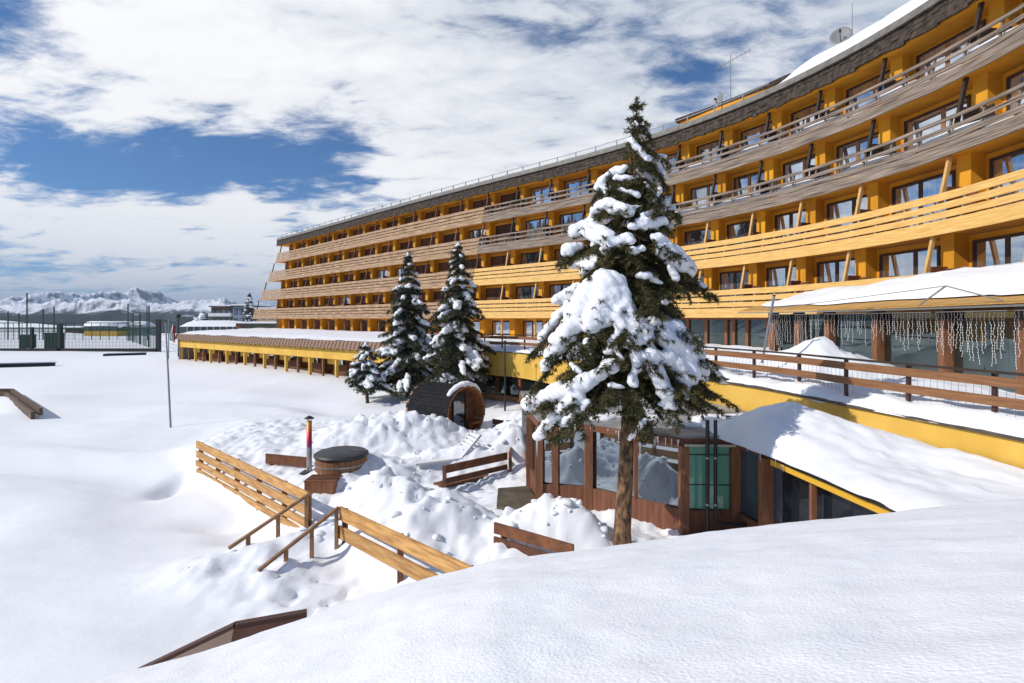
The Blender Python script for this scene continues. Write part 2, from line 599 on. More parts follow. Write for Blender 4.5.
def build_hotel():
    rnd = random.Random(3)
    t = thing('hotel_building', 'long curved yellow hotel with four tiers of wooden balconies', 'hotel', FO(30, 0, -1.65))
    wall, part_wall = MB(), MB()
    soff = {}
    for i in range(4):
        fl = RZ[i] - 1.0
        ow = lean(RZ[i]) + 1.5
        top = RZ[i] + 1.316 if i < 3 else RZ[i] + 1.25
        ribbon(wall, S_MIN, S_WALL, fl, top, ow, ow, .25)
        # balcony slab
        of = lean(RZ[i] - 1.25) + .05
        ribbon(wall, S_MIN, ENDS[i] - .1, RZ[i] - 1.44, RZ[i] - 1.02, of, of, 3.0)
        for s in BAYS:
            cell(wall, s - .34, s + .18, ow - .55, ow + .01, fl, top + .06)
        # end wall of each storey
        cell(wall, S_WALL - .02, S_WALL + .28, ow - .3, ow + 12, RZ[i] - 1.02, top + .05)
    ribbon(wall, S_MIN, S_WALL, -1.9, .2, 1.1 + .55, 1.1 + .55, .25)
    for s in BAYS:
        if s > 24:
            cell(wall, s - .9, s - .32, .9, 1.66, -1.9, .2)
    cell(wall, S_WALL - .02, S_WALL + .28, 1.4, 13, -4.6, .2)
    wall.build('wall', YEL, t)

    # balconies: one part per tier and section
    def balcony(i, s0, s1, m, old, lab):
        mb = MB()
        r = RZ[i]
        def pl(zb, zt, th=.045, extra=0., sag=0., seed=0):
            ribbon(mb, s0, s1, r - zb, r - zt, lean(r - zb) + extra, lean(r - zt) + extra, th, sag=sag, seed=seed)
        if old:
            pl(1.5, 1.24, .06, -.03, .012, 1 + i)
            pl(1.235, .97, .06, 0, .012, 2 + i)
            pl(.93, .72, .05, 0, .015, 3 + i)
            pl(.52, .36, .05, .0, .012, 4 + i)
            pl(.13, 0, .09, -.03, .008, 5 + i)
        else:
            pl(1.5, 1.27, .06, -.02, 0, 1 + i)
            pl(1.265, .99, .06, 0, 0, 2 + i)
            pl(.93, .69, .05, 0, .004, 3 + i)
            pl(.61, .37, .05, 0, .004, 4 + i)
            pl(.28, 0, .06, -.01, .004, 5 + i)
        b = mb.build('balcony', m, t)
        b['label'] = lab
        # brackets behind the boards
        br = MB()
        s = s0 + .3
        while s < s1:
            z0, z1 = r - 1.1, r - .04
            one = MB() if s < 22 else br
            cell(one, s, s + .07, lean(z0) + .062, lean(z0) + .13, z0, z1, 0, lean(z1) - lean(z0))
            if s < 22:
                sub(one, 'bracket', BRKT if not old else OLDW, b)
            s += 1.23
        if br.v:
            struct(sub(br, 'brackets', BRKT if not old else OLDW, b), 'stuff')
        return b
    for i in range(4):
        balcony(i, S_MIN, SPLIT - .02, OLDW if i > 1 else NEWW, i > 1, 'dark weathered grey boards' if i > 1 else 'new golden pine boards')
        balcony(i, SPLIT + .02, ENDS[i], PALW, False, 'pale weathered boards')
    # snow lying on the old balconies
    for i in (2, 3):
        mb = MB()
        ribbon(mb, S_MIN, 24, RZ[i] - 1.0, RZ[i] - .50, lean(RZ[i] - 1) + .22, lean(RZ[i] - .50) + .28, .4, sag=.08, seed=i)
        mb.build('balcony_snow', SNOW, t)

    # slanted posts, screens, windows for every bay and tier
    for i in range(4):
        r = RZ[i]
        fl = r - 1.0
        ow = lean(r) + 1.5
        ztop = r + 1.33 if i < 3 else r + 1.3
        for j, s in enumerate(BAYS + [ENDS[i] - .35]):
            mb = MB()
            z0, z1 = (r - .3, ztop)
            cell(mb, s - .055, s + .055, .16, .29, z0, z1, lean(z0), lean(z1))
            old = i > 1
            mb.build('slanted_post', (DARKW if old else LPOST) if s < SPLIT - .2 else (BRNW if i % 2 or s > 60 else POSTW), t)
        for j, s in enumerate(BAYS):
            left = s > SPLIT - .2
            sc = MB()
            cell(sc, s - .10, s - .04, lean(r) + .33, ow - .56, fl, r + .26)
            cell(sc, s - .60, s - .105, ow - .63, ow - .57, fl, r + .18)
            sc.build('partition', (DARKW if i > 1 else BRNW) if not left else BRNW, t)
            if j == 0:
                continue
            sn = BAYS[j - 1]
            a, b = s - .5, sn + .42
            if a - b > 2.55:
                b = a - 2.55
            zt = fl + 2.02
            fr = MB()
            o = ow - .05
            cell(fr, b, a, o, ow + .02, zt, zt + .1)
            cell(fr, b, a, o, ow + .02, fl + .03, fl + .12)
            cell(fr, a - .1, a, o, ow + .02, fl + .12, zt)
            cell(fr, b, b + .1, o, ow + .02, fl + .12, zt)
            f = fr.build('window', FRAME, t)
            mu = MB()
            mid = b + (a - b) * (.52 if (j + i) % 2 else .38)
            cell(mu, mid - .08, mid + .08, o - .012, ow + .02, fl + .12, zt)
            sub(mu, 'mullion', MULL if i > 1 and not left else FRAME, f)
            pn = MB()
            lit = (left and ((i, j) in ((1, 17), (1, 18), (2, 14), (0, 20))))
            cell(pn, b + .1, a - .1, ow - .012, ow + .03, fl + .12, zt)
            sub(pn, 'pane', (SHUT if not lit else CURT) if left else (CURT if i > 1 else BLUG), f)
    # ground storey
    gl = MB()
    for j, s in enumerate(BAYS):
        if j and s > 24:
            a, b = s - 1.15, BAYS[j - 1] + .25
            fr = MB()
            cell(fr, b, a, 1.6, 1.66, -.25, -.12)
            cell(fr, a - .1, a, 1.6, 1.66, -1.7, -.25)
            cell(fr, b, b + .1, 1.6, 1.66, -1.7, -.25)
            cell(fr, (a + b) / 2 - .08, (a + b) / 2 + .08, 1.59, 1.66, -1.7, -.25)
            f = fr.build('terrace_door', FRAME, t)
            pn = MB()
            cell(pn, b + .1, a - .1, 1.63, 1.67, -1.7, -.25)
            sub(pn, 'pane', BLUG if s < SPLIT + 10 else SHUT, f)
            po = MB()
            cell(po, s - .08, s + .08, .25, .41, -1.75, .1)
            po.build('ground_post', POSTW if s > SPLIT else LPOST, t)
    # glazed ground storey under the curved section
    edges = []
    s = 8.0
    k = 0
    while s < 25.2:
        w = (1.3, .85, .5, 1.35)[k % 4]
        edges.append((s, min(s + w, 25.4)))
        s += w
        k += 1
    ph = MB()
    ribbon(ph, 8, 25.4, -.02, .12, .8, .8, .2)
    ribbon(ph, 8, 25.4, -1.75, -1.45, .8, .8, .2)
    hd = ph.build('glazed_front', POSTW, t)
    for a, b in edges:
        pn = MB()
        cell(pn, a + .07, b - .07, .88, .92, -1.45, -.02)
        sub(pn, 'pane', VGL, hd)
        mb = MB()
        cell(mb, a - .09, a + .09, .77, .97, -1.5, .0)
        sub(mb, 'frame_post', POSTW if k else POSTW, hd)
    # low wooden rail along the left ground storey
    mb = MB()
    ribbon(mb, 40, 88, -1.62, -1.28, -.3, -.3, .06)
    mb.build('ground_rail', mat('grey_brown_boards', (.26, .16, .11), .8, (.18, .11, .08), 5, coords='UV', stretch=(.5, 8, 1)), t)

    # roof: shingled fascia, sheet-metal edge, flat roof
    zf = RZ[3] + 1.25
    of = lean(zf)
    mb = MB()
    sh = random.Random(8)
    ss = srange(S_MIN, ENDS[3] + .8, .28)
    for row in range(3):
        z0 = zf - .02 + row * .27
        for q in range(len(ss) - 1):
            a, b = ss[q], ss[q + 1]
            e = sh.uniform(-.09, .07)
            d0 = of - .16 + row * .045 + sh.uniform(-.02, .02)
            mb.hexa([FO(a, d0, z0 + e), FO(b, d0, z0 + e), FO(b, d0 + .1, z0 + e), FO(a, d0 + .1, z0 + e),
                     FO(a, d0 + .08, z0 + .3), FO(b, d0 + .08, z0 + .3), FO(b, d0 + .14, z0 + .3), FO(a, d0 + .14, z0 + .3)])
    mb.build('shingle_fascia', SHIN, t)
    mb = MB()
    ribbon(mb, S_MIN, ENDS[3] + .8, zf + .80, zf + 1.16, of - .10, of - .02, .3)
    ribbon(mb, S_MIN, ENDS[3] + .8, zf + .78, zf + .86, of - .16, of - .16, .05)
    # sloping sheet
    ribbon(mb, S_MIN, ENDS[3] + .8, zf + 1.16, zf + 1.62, of + .0, of + 1.2, .1)
    rf = mb.build('roof', ROOFM, t)
    mb = MB()
    ribbon(mb, S_MIN, ENDS[3] + .6, zf - .05, zf + 1.05, of + .12, of + .12, .2)
    ribbon(mb, S_MIN, ENDS[3] + .6, zf - .03, zf + .06, of + .05, of + .05, 3.2)
    ribbon(mb, S_MIN, ENDS[3] + .6, zf + 1.5, zf + 1.6, of + 1.25, of + 1.25, 11)
    sub(mb, 'roof_deck', YEL, rf)
    mb = MB()
    s = S_MIN + .5
    while s < ENDS[3]:
        if s > 13:
            cell(mb, s, s + .06, of + .3, of + .36, zf + 1.16, zf + 1.66)
        s += 1.85
    ribbon(mb, 13.3, ENDS[3], zf + 1.60, zf + 1.64, of + .33, of + .33, .04)
    sub(mb, 'snow_guard', METAL, rf)
    # snow on the near part of the roof
    ss = np.array(srange(S_MIN, 13.5, .3))
    tt = np.linspace(0, 1, 9)
    X, Y, Z = [], [], []
    for s in ss:
        row = []
        k = float(sstep(13.6, 11.5, np.array(s)))
        for u in tt:
            h = .95 * k * (1 - (1 - min(1, u * 2.2)) ** 3) + .12 * k * float(vnoise(np.array(s * .6), np.array(u * 3)))
            row.append(FO(s, of + .06 + u * 6 + .06 * float(vnoise(np.array(s * 1.1), np.array(4.))), zf + 1.18 + (u > .02) * h + min(u * 6 / 1.1, 1) * .44))
        X.append([p.x for p in row]); Y.append([p.y for p in row]); Z.append([p.z for p in row])
    o = grid_mesh('roof_snow', np.array(X), np.array(Y), np.array(Z), SNOW)
    o.parent = rf
    # set-back yellow storey on the roof
    mb = MB()
    cell(mb, 13.6, 20.5, of + 2.4, of + 6, zf + 1.55, zf + 2.35)
    pw = mb.build('roof_storey', YEL, t)
    mb = MB()
    ribbon(mb, 13.4, 20.7, zf + 2.35, zf + 2.6, of + 2.2, of + 2.2, 4.2)
    sub(mb, 'cap', SHIN, pw)
    return t


build_hotel()


# ------------------------------------------------------------------ things on the roof
def rooftop():
    zf = RZ[3] + 1.25
    of = lean(zf)
    def dish(s, off, zc, r, aim, label):
        b = FO(s, off, zf + 1.55)
        t = thing('satellite_dish', label, 'satellite dish', b)
        c = Vector((b.x, b.y, zc))
        mb = MB()
        mb.tube([b, c], .035)
        mb.build('mast', METAL, t)
        d = Vector(aim).normalized()
        u = d.cross(Vector((0, 0, 1))).normalized()
        v = u.cross(d)
        m2 = MB()
        vs, fs = [], []
        for k in range(6):
            q = k / 5
            for a in range(24):
                an = a / 24 * 2 * math.pi
                vs.append(c + d * (.12 + .28 * r * q * q) + (u * math.cos(an) + v * math.sin(an)) * r * q)
        for k in range(5):
            for a in range(24):
                fs.append((k * 24 + a, k * 24 + (a + 1) % 24, k * 24 + 24 + (a + 1) % 24, k * 24 + 24 + a))
        m2.add(vs, fs)
        o = m2.build('reflector', mat('dish_grey', (.24, .24, .235), .6), t, True)
        md = o.modifiers.new('t', 'SOLIDIFY'); md.thickness = .03
        m3 = MB()
        e = c + d * (.12 + r * .9)
        m3.beam(c + d * .14 - v * r * .85, e, .03, .03)
        m3.beam(e - d * .1, e + d * .06, .09, .09)
        m3.build('feed_arm', DARKM, t)
        return b
    b = dish(10.9, of + 2.4, zf + 3.2, .5, (-.55, -.75, .35), 'grey satellite dish on the hotel roof edge beside a tall mast')
    t = thing('roof_mast', 'thin tall mast standing behind the grey dish on the roof', 'mast', FO(10.9, of + 3.2, zf + 1.5))
    mb = MB()
    mb.tube([FO(10.9, of + 3.2, zf + 1.5), FO(10.9, of + 3.2, zf + 5.2)], [.03, .015])
    mb.build('rod', METAL, t)
    dish(17.0, of + 1.5, zf + 2.3, .42, (-.9, -.2, .2), 'whitish dish seen edge on, beside the yellow roof storey')
    b = FO(17.4, of + 3.0, zf + 1.5)
    t = thing('tv_antenna', 'thin comb shaped television antenna on the hotel roof', 'antenna', b)
    mb = MB()
    mb.tube([b, b + Vector((0, 0, 4.3))], .025)
    mb.build('mast', METAL, t)
    mb = MB()
    c = b + Vector((0, 0, 3.9))
    ax = Vector((.85, -.5, .35)).normalized()
    mb.tube([c - ax * 1.0, c + ax * 1.3], .02)
    cr = Vector((.4, .8, 0)).normalized()
    for k in range(9):
        q = c + ax * (-.9 + k * .26)
        mb.tube([q - cr * .3, q + cr * .3], .01, 5)
    mb.build('dipoles', METAL, t)


rooftop()


# ------------------------------------------------------------------ terrace and the low garden wing
EDGE = [(7.45, 4.2), (7.35, 6.0), (7.2, 7.65), (6.85, 9.5), (6.58, 10.9), (6.3, 12.8), (5.8, 14.4), (4.5, 18.0), (2.6, 22.8), (.4, 27.2), (-1.15, 28.6), (-4.25, 32.0)]


def resample(poly, step):
    p = np.array(poly, float)
    # Catmull-Rom through the points
    out = []
    q = np.vstack([2 * p[0] - p[1], p, 2 * p[-1] - p[-2]])
    for i in range(1, len(q) - 2):
        for t in np.linspace(0, 1, 12, endpoint=False):
            a, b, c, d = q[i - 1], q[i], q[i + 1], q[i + 2]
            out.append(.5 * ((2 * b) + (-a + c) * t + (2 * a - 5 * b + 4 * c - d) * t * t + (-a + 3 * b - 3 * c + d) * t ** 3))
    out.append(p[-1])
    out = np.array(out)
    l = np.r_[0, np.cumsum(np.hypot(*np.diff(out, axis=0).T))]
    n = max(2, int(round(l[-1] / step)) + 1)
    g = np.linspace(0, l[-1], n)
    return np.stack([np.interp(g, l, out[:, 0]), np.interp(g, l, out[:, 1])], 1), g


ED, EG = resample(EDGE, .25)


def edge_at(g, off=0.0, z=0.0):
    """point along the terrace edge; off > 0 goes inwards, towards the hotel"""
    x, y = np.interp(g, EG, ED[:, 0]), np.interp(g, EG, ED[:, 1])
    g0, g1 = max(0, g - .4), min(EG[-1], g + .4)
    d = Vector((np.interp(g1, EG, ED[:, 0]) - np.interp(g0, EG, ED[:, 0]), np.interp(g1, EG, ED[:, 1]) - np.interp(g0, EG, ED[:, 1]), 0)).normalized()
    n = Vector((d.y, -d.x, 0))
    return Vector((float(x), float(y), z)) + n * off


def eribbon(mb, g0, g1, z0, z1, o0, o1, th, step=.4, P_=None):
    fn = P_ or edge_at
    n = max(1, int((g1 - g0) / step))
    vs, fs, uv = [], [], []
    for i in range(n + 1):
        g = g0 + (g1 - g0) * i / n
        vs += [fn(g, o0, z0), fn(g, o1, z1), fn(g, o1 + th, z1), fn(g, o0 + th, z0)]
        uv += [(g, z0), (g, z1), (g, z1 + th), (g, z0 - th)]
    for i in range(n):
        for k in range(4):
            fs.append((i * 4 + k, i * 4 + (k + 1) % 4, i * 4 + 4 + (k + 1) % 4, i * 4 + 4 + k))
    fs += [(0, 3, 2, 1), tuple(n * 4 + k for k in range(4))]
    mb.add(vs, fs, uv)


def ecell(mb, g, w, o0, o1, z0, z1, P_=None):
    fn = P_ or edge_at
    a, b = g - w / 2, g + w / 2
    mb.hexa([fn(a, o0, z0), fn(b, o0, z0), fn(b, o1, z0), fn(a, o1, z0), fn(a, o0, z1), fn(b, o0, z1), fn(b, o1, z1), fn(a, o1, z1)])


def build_terrace():
    t = thing('raised_terrace', 'raised yellow walled terrace with snow on top, along the foot of the hotel', 'terrace', edge_at(10, 0, -4.6))
    GL = EG[-1]
    mb = MB()
    eribbon(mb, 0, GL, -2.95, -1.72, 0, 0, .3)
    mb.build('wall', YELW, t)
    mb = MB()
    eribbon(mb, 0, GL, -1.718, -1.675, -.05, -.05, .5)
    mb.build('coping', mat('wet_stone_edge', (.10, .08, .06), .7, (.05, .04, .03), 4), t)
    # glazing under the wall
    GS = [g for g in np.arange(15.2, GL, 1.55)]
    mb = MB()
    eribbon(mb, 15, GL, -4.8, -4.2, .1, .1, .5)
    mb.build('plinth', mat('dark_plinth', (.025, .02, .018), .8), t)
    mb = MB()
    eribbon(mb, 15, GL, -4.2, -3.95, -.12, -.12, .6)
    mb.build('sill', mat('orange_sill_wood', (.42, .19, .07), .6, (.33, .14, .05), 4), t)
    for i, g in enumerate(GS):
        mb = MB()
        ecell(mb, g, .2, .12, .34, -3.95, -2.95)
        mb.build('glazing_post', BRNW, t)
        if i + 1 < len(GS):
            mb = MB()
            a, b = g + .1, GS[i + 1] - .1
            mb.hexa([edge_at(a, .26, -3.95), edge_at(b, .26, -3.95), edge_at(b, .3, -3.95), edge_at(a, .3, -3.95),
                     edge_at(a, .26, -2.95), edge_at(b, .26, -2.95), edge_at(b, .3, -2.95), edge_at(a, .3, -2.95)])
            mb.build('glazing_pane', VGL, t)
    # snow sheet from the edge back to the facade
    n, m_ = len(ED), 60
    ss = np.interp(np.arange(n) / (n - 1), [0, .35, .6, 1], [-7.5, 10, 26, 46])
    A = np.array([edge_at(g, -.03 + .05 * float(vnoise(np.array(g * 1.9), np.array(2.))), 0)[:2] for g in EG])
    B = np.array([FO(s, 1.7, 0)[:2] for s in ss])
    u = np.linspace(0, 1, m_) ** 1.5
    X = A[:, None, 0] * (1 - u) + B[:, None, 0] * u
    Y = A[:, None, 1] * (1 - u) + B[:, None, 1] * u
    dist = u[None] * np.hypot(*(B - A).T)[:, None]
    Z = -1.56 + .10 * fbm(X * .9, Y * .9, 4, 3) + .05 * fbm(X * 4, Y * 4, 3, 9) + .10 * sstep(.0, 1.2, dist)
    Z -= .13 * sstep(.30, .0, dist) * (1 + .8 * vnoise(X * 2.3, Y * 2.3, 4))
    # ploughed heap in front of the veranda, banks along the glazing
    for x, y, h, rx, ry in ((9.2, 15.8, .62, 1.15, 1.3), (9.4, 16.4, .14, 1.6, 2.0), (8.7, 19.0, .25, 1.5, 2.2), (8.3, 21.5, .3, 1.6, 1.5)):
        Z += h * np.exp(-(((X - x) / rx) ** 2 + ((Y - y) / ry) ** 2) ** .8) * (1 + .18 * fbm(X * 2.2, Y * 2.2, 3, 7))
    Z[:, 0] = -1.70
    Z[:, 1] = np.minimum(Z[:, 1], -1.63)
    grid_mesh('snow_cover', X, Y, Z, SNOW, True, t)
    return t


build_terrace()


def build_terrace_railing():
    t = thing('terrace_railing', 'brown two plank railing with thin metal handrail along the terrace edge', 'railing', edge_at(5, .3, -1.65))
    GL = EG[-1]
    RW = mat('railing_planks', (.30, .145, .06), .65, (.20, .085, .035), 3, .3, 14, coords='UV', stretch=(.6, 8, 1))
    o = .3
    for zb, zt in ((-1.03, -.88), (-1.33, -1.18)):
        mb = MB()
        eribbon(mb, 0, GL, zb, zt, o, o, .05)
        mb.build('plank', RW, t)
    mb = MB()
    eribbon(mb, 0, GL, -.83, -.79, o - .02, o - .02, .06)
    mb.build('handrail', DARKW, t)
    PM = mat('railing_post_metal', (.06, .025, .02), .5)
    g = 1.2
    while g < GL:
        mb = MB()
        ecell(mb, g, .06, o + .052, o + .11, -1.75, -.80)
        mb.build('post', PM, t)
        g += 1.45
    # fine wire infill
    mb = MB()
    g = .2
    while g < 16:
        ecell(mb, g, .004, o + .06, o + .064, -1.5, -.9)
        g += .12
    o_ = mb.build('wire_infill', METAL, t)
    return t


build_terrace_railing()


def build_veranda():
    """glazed restaurant front with a canopy, on the terrace"""
    front = [(9.6, 7.6), (10.1, 10.7), (10.75, 13.6), (10.95, 16.3), (10.75, 18.7), (10.3, 20.6), (9.7, 22.2)]
    fp, fg = resample(front, .3)
    def at(g, off=0., z=0.):
        x, y = np.interp(g, fg, fp[:, 0]), np.interp(g, fg, fp[:, 1])
        g0, g1 = max(0, g - .4), min(fg[-1], g + .4)
        d = Vector((np.interp(g1, fg, fp[:, 0]) - np.interp(g0, fg, fp[:, 0]), np.interp(g1, fg, fp[:, 1]) - np.interp(g0, fg, fp[:, 1]), 0)).normalized()
        return Vector((float(x), float(y), z)) + Vector((d.y, -d.x, 0)) * off
    t = thing('glazed_veranda', 'glazed restaurant veranda with thick brown posts and snowy wooden canopy', 'veranda', at(6, 0, -1.65))
    GL = fg[-1]
    def gof(px):
        q = 512 + F * fp[:, 0] / fp[:, 1]
        o = np.argsort(q)
        return float(np.interp(px, q[o], fg[o]))
    posts = [gof(1090), gof(1022), gof(942), gof(875), gof(827), gof(797), gof(772)]
    for g in posts:
        mb = MB()
        ecell(mb, g, .25, -.02, .20, -1.9, .14, at)
        mb.build('post', POSTW, t)
        mb = MB()
        ecell(mb, g, .28, -.04, .22, -.02, .26, at)
        mb.build('post_head', DARKW, t)
    for a, b in zip(posts[:-1], posts[1:]):
        mb = MB()
        n = 3
        a2, b2 = a + .17, b - .17
        mb.hexa([at(a2, .18, -1.75), at(b2, .18, -1.75), at(b2, .22, -1.75), at(a2, .22, -1.75), at(a2, .18, .2), at(b2, .18, .2), at(b2, .22, .2), at(a2, .22, .2)])
        mb.build('pane', VGL, t)
    mb = MB()
    eribbon(mb, 0, GL, -1.9, -1.62, .1, .1, .25, P_=at)
    mb.build('sill', BRNW, t)
    # canopy: timber underside, rail and arms
    CW = mat('canopy_boards', (.62, .36, .10), .7, (.45, .24, .06), 2, .2, 14, coords='UV', stretch=(3, 3, 1))
    mb = MB()
    eribbon(mb, 0, GL, .30, .33, -.55, -.55, .06, P_=at)
    eribbon(mb, 0, GL, .34, 1.18, -.5, 3.4, .08, P_=at)
    cn = mb.build('canopy', CW, t)
    mb = MB()
    eribbon(mb, 0, GL, .24, .28, -.56, -.56, .04, P_=at)
    sub(mb, 'edge_rail', METAL, cn)
    mb = MB()
    gp = gof(966)
    pk = at(gp, -.40, .78)
    for px_, r in ((775, .012), (944, .02), (1035, .014)):
        mb.tube([pk, at(max(.1, min(GL - .1, gof(px_))), -.54, .36)], r, 6)
    sub(mb, 'awning_arm', METAL, cn)
    # snow on the canopy
    gs = np.linspace(.2, GL - .3, 70)
    us = np.linspace(0, 1, 14)
    X, Y, Z = [], [], []
    for g in gs:
        th = .34 * float(sstep(GL - .2, GL - 6, np.array(g))) + .05
        row = []
        for u in us:
            st = .25 + .35 * float(vnoise(np.array(g * .8), np.array(1.5)))
            off = st + (3.6 - st) * u
            base = .34 + .84 * (off + .5) / 3.9 + .04
            h = th * (1 - (1 - min(1, u * 5)) ** 3) * (1 + .25 * float(vnoise(np.array(g * 1.1), np.array(u * 3 + 7))))
            h += .05 * float(fbm(np.array(g * 2.1), np.array(off * 2.1), 3, 33)) * min(1, u * 5)
            p = at(g, off, base + (h if 0 < u < 1 else 0))
            row.append(p)
        X.append([p.x for p in row]); Y.append([p.y for p in row]); Z.append([p.z for p in row])
    o = grid_mesh('canopy_snow', np.array(X), np.array(Y), np.array(Z), SNOW)
    o.parent = cn
    # string lights hang from the rail
    rnd = random.Random(5)
    LT = mat('string_light_white', (.75, .75, .74), .5)
    def strings(g0, g1, step, lens, label):
        lt = thing('icicle_lights', label, 'string lights', at(g0, -.2, .2), 'curtains of string lights under the veranda canopy')
        wire = MB()
        eribbon(wire, g0, g1, .17, .185, -.2, -.2, .012, P_=at)
        wire.build('wire', LT, lt)
        g = g0 + .05
        while g < g1:
            ln = rnd.uniform(*lens)
            z, x = .175, g
            pts, rad = [at(g, -.2, z)], [.003]
            while z > .17 - ln:
                z -= .06
                x += rnd.uniform(-.02, .02)
                off = -.2 + rnd.uniform(-.012, .012)
                for dz, r in ((.014, .003), (.006, .0085), (-.006, .0085), (-.014, .003)):
                    pts.append(at(x, off, z + dz)); rad.append(r)
            st = MB()
            st.tube(pts, rad, 5, False)
            st.build('light_string', LT, lt)
            g += step * rnd.uniform(.7, 1.3)
    labs = ['long string light curtain in the pane past the last post at the frame edge',
            'long regular light strings hanging in the pane right of the second thickest post',
            'uneven short light strings in the dark pane between two thick posts',
            'short light strings over the pane behind the snow heap',
            'dense string light curtain over the narrow pane behind the snow heap',
            'dense string light curtain at the far narrow end of the veranda']
    for k, (a, b) in enumerate(zip(posts[:-1], posts[1:])):
        strings(a + .1, b - .1, (.13, .13, .14, .14, .10, .10)[k], ((.6, 1.1), (.7, 1.15), (.4, 1.1), (.4, 1.0), (.9, 1.4), (.9, 1.4))[k], labs[k])
    # leaning pole in front
    p = P(764, 352, 15.2)
    q = P(774, 296, 15.2)
    tb = thing('leaning_pole', 'thin grey pole leaning in the terrace snow before the veranda', 'pole', (p.x, p.y, -1.7))
    mb = MB()
    mb.tube([p + (p - q) * .2, q], .035)
    mb.build('shaft', METAL, tb)
    mb = MB()
    mb.tube([q, q + (q - p) * .02], .045)
    mb.build('tip', DARKM, tb)


build_veranda()


def build_wing():
    # front line of the low wing, slightly curved
    A = np.array((-4.6, 32.3)); B = np.array((-34.6, 56.2))
    d = (B - A) / np.linalg.norm(B - A)
    nb = Vector((-d[1], d[0], 0))
    if nb.y < 0:
        nb = -nb
    LEN = float(np.linalg.norm(B - A))
    def at(g, off=0., z=0.):
        q = A + d * g
        return Vector((q[0], q[1], z)) + nb * off
    t = thing('garden_wing', 'low flat yellow wing with brown board roof edge, half buried in snow', 'building', at(LEN / 2, 0, -4.4))
    SK = mat('brown_roof_boards', (.33, .21, .14), .8, (.22, .135, .09), 3, .3, 14, coords='UV', stretch=(1, 10, 1))
    mb = MB()
    eribbon(mb, -1, LEN + .6, -2.08, -1.52, -.34, -.12, .12, 1.0, at)
    mb.build('roof_edge', SK, t)
    mb = MB()
    g = 0
    while g < LEN:
        mb.beam(at(g, -.37, -2.05), at(g, -.16, -1.53), .025, .03)
        g += .45
    mb.build('edge_batten', mat('batten', (.18, .11, .08), .8), t)
    mb = MB()
    eribbon(mb, -1, LEN + .3, -2.87, -2.12, 0, 0, .3, 1.0, at)
    mb.build('wall', YELW, t)
    mb = MB()
    eribbon(mb, -1, LEN + .3, -4.9, -2.1, 2.2, 2.2, .3, 1.0, at)
    mb.build('back_wall', mat('brown_back_wall', (.30, .13, .045), .8, (.2, .08, .03), 2.0), t)
    mb = MB()
    eribbon(mb, -1, LEN + .3, -2.2, -2.09, .1, .1, 12, 1.0, at)
    mb.build('roof_slab', YELW, t)
    mb = MB()
    g = .5
    while g < LEN + .2:
        ecell(mb, g, .14, -.03, .05, -2.2, -2.12, at)
        g += .8
    mb.build('rafter_end', DARKW, t)
    # end wall
    mb = MB()
    mb.hexa([at(LEN, .0, -5), at(LEN + .25, .0, -5), at(LEN + .25, 12, -5), at(LEN, 12, -5), at(LEN, 0, -2.1), at(LEN + .25, 0, -2.1), at(LEN + .25, 12, -2.1), at(LEN, 12, -2.1)])
    mb.build('end_wall', mat('grey_wall', (.2, .19, .18), .8), t)
    nb_ = 11
    st = LEN / nb_
    for k in range(nb_ + 1):
        g = k * st
        mb = MB()
        ecell(mb, g, .17, .10, .32, -4.9, -2.88, at)
        mb.build('column', YELW, t)
        if k == nb_:
            break
        mb = MB()
        ecell(mb, g + st * .33, st * .45, .7, .76, -3.35, -2.88, at)
        mb.build('upper_panel', YELW, t)
        mb = MB()
        ecell(mb, g + st * .30, st * .52, 1.2, 1.3, -4.9, -3.4, at)
        mb.build('screen', BRNW, t)
        mb = MB()
        ecell(mb, g + st * .55, .14, .25, .39, -4.9, -2.88, at)
        mb.build('post', POSTW, t)
        mb = MB()
        ecell(mb, g + st * .72, st * .34, 2.12, 2.2, -4.9, -3.0, at)
        f = mb.build('door', FRAME, t)
        mb = MB()
        ecell(mb, g + st * .72, st * .25, 2.10, 2.13, -4.2, -3.1, at)
        sub(mb, 'pane', BLUG, f)
    # snow on the flat roof
    g = np.linspace(-.5, LEN + .3, 90)
    u = np.linspace(0, 1, 40)
    X = np.empty((90, 40)); Y = X.copy()
    for i, q in enumerate(g):
        a = at(q, -.10)
        s = np.interp(i / 89, [0, 1], [41, 88])
        b = FO(s, .9, 0)
        X[i] = a.x * (1 - u) + b.x * u
        Y[i] = a.y * (1 - u) + b.y * u
    Z = -1.50 + .05 * fbm(X * .5, Y * .5, 3, 2) + .18 * sstep(0, .1, u)[None]
    grid_mesh('roof_snow', X, Y, Z, SNOW, True, t)


build_wing()

# ------------------------------------------------------------------ lower glazed bay (pool house)
BAYP = [(.25, 17.5), (.45, 13.9), (.62, 12.5), (1.73, 12.2), (3.42, 10.76), (4.42, 10.72), (4.72, 9.55), (4.95, 7.95), (5.1, 6.4)]


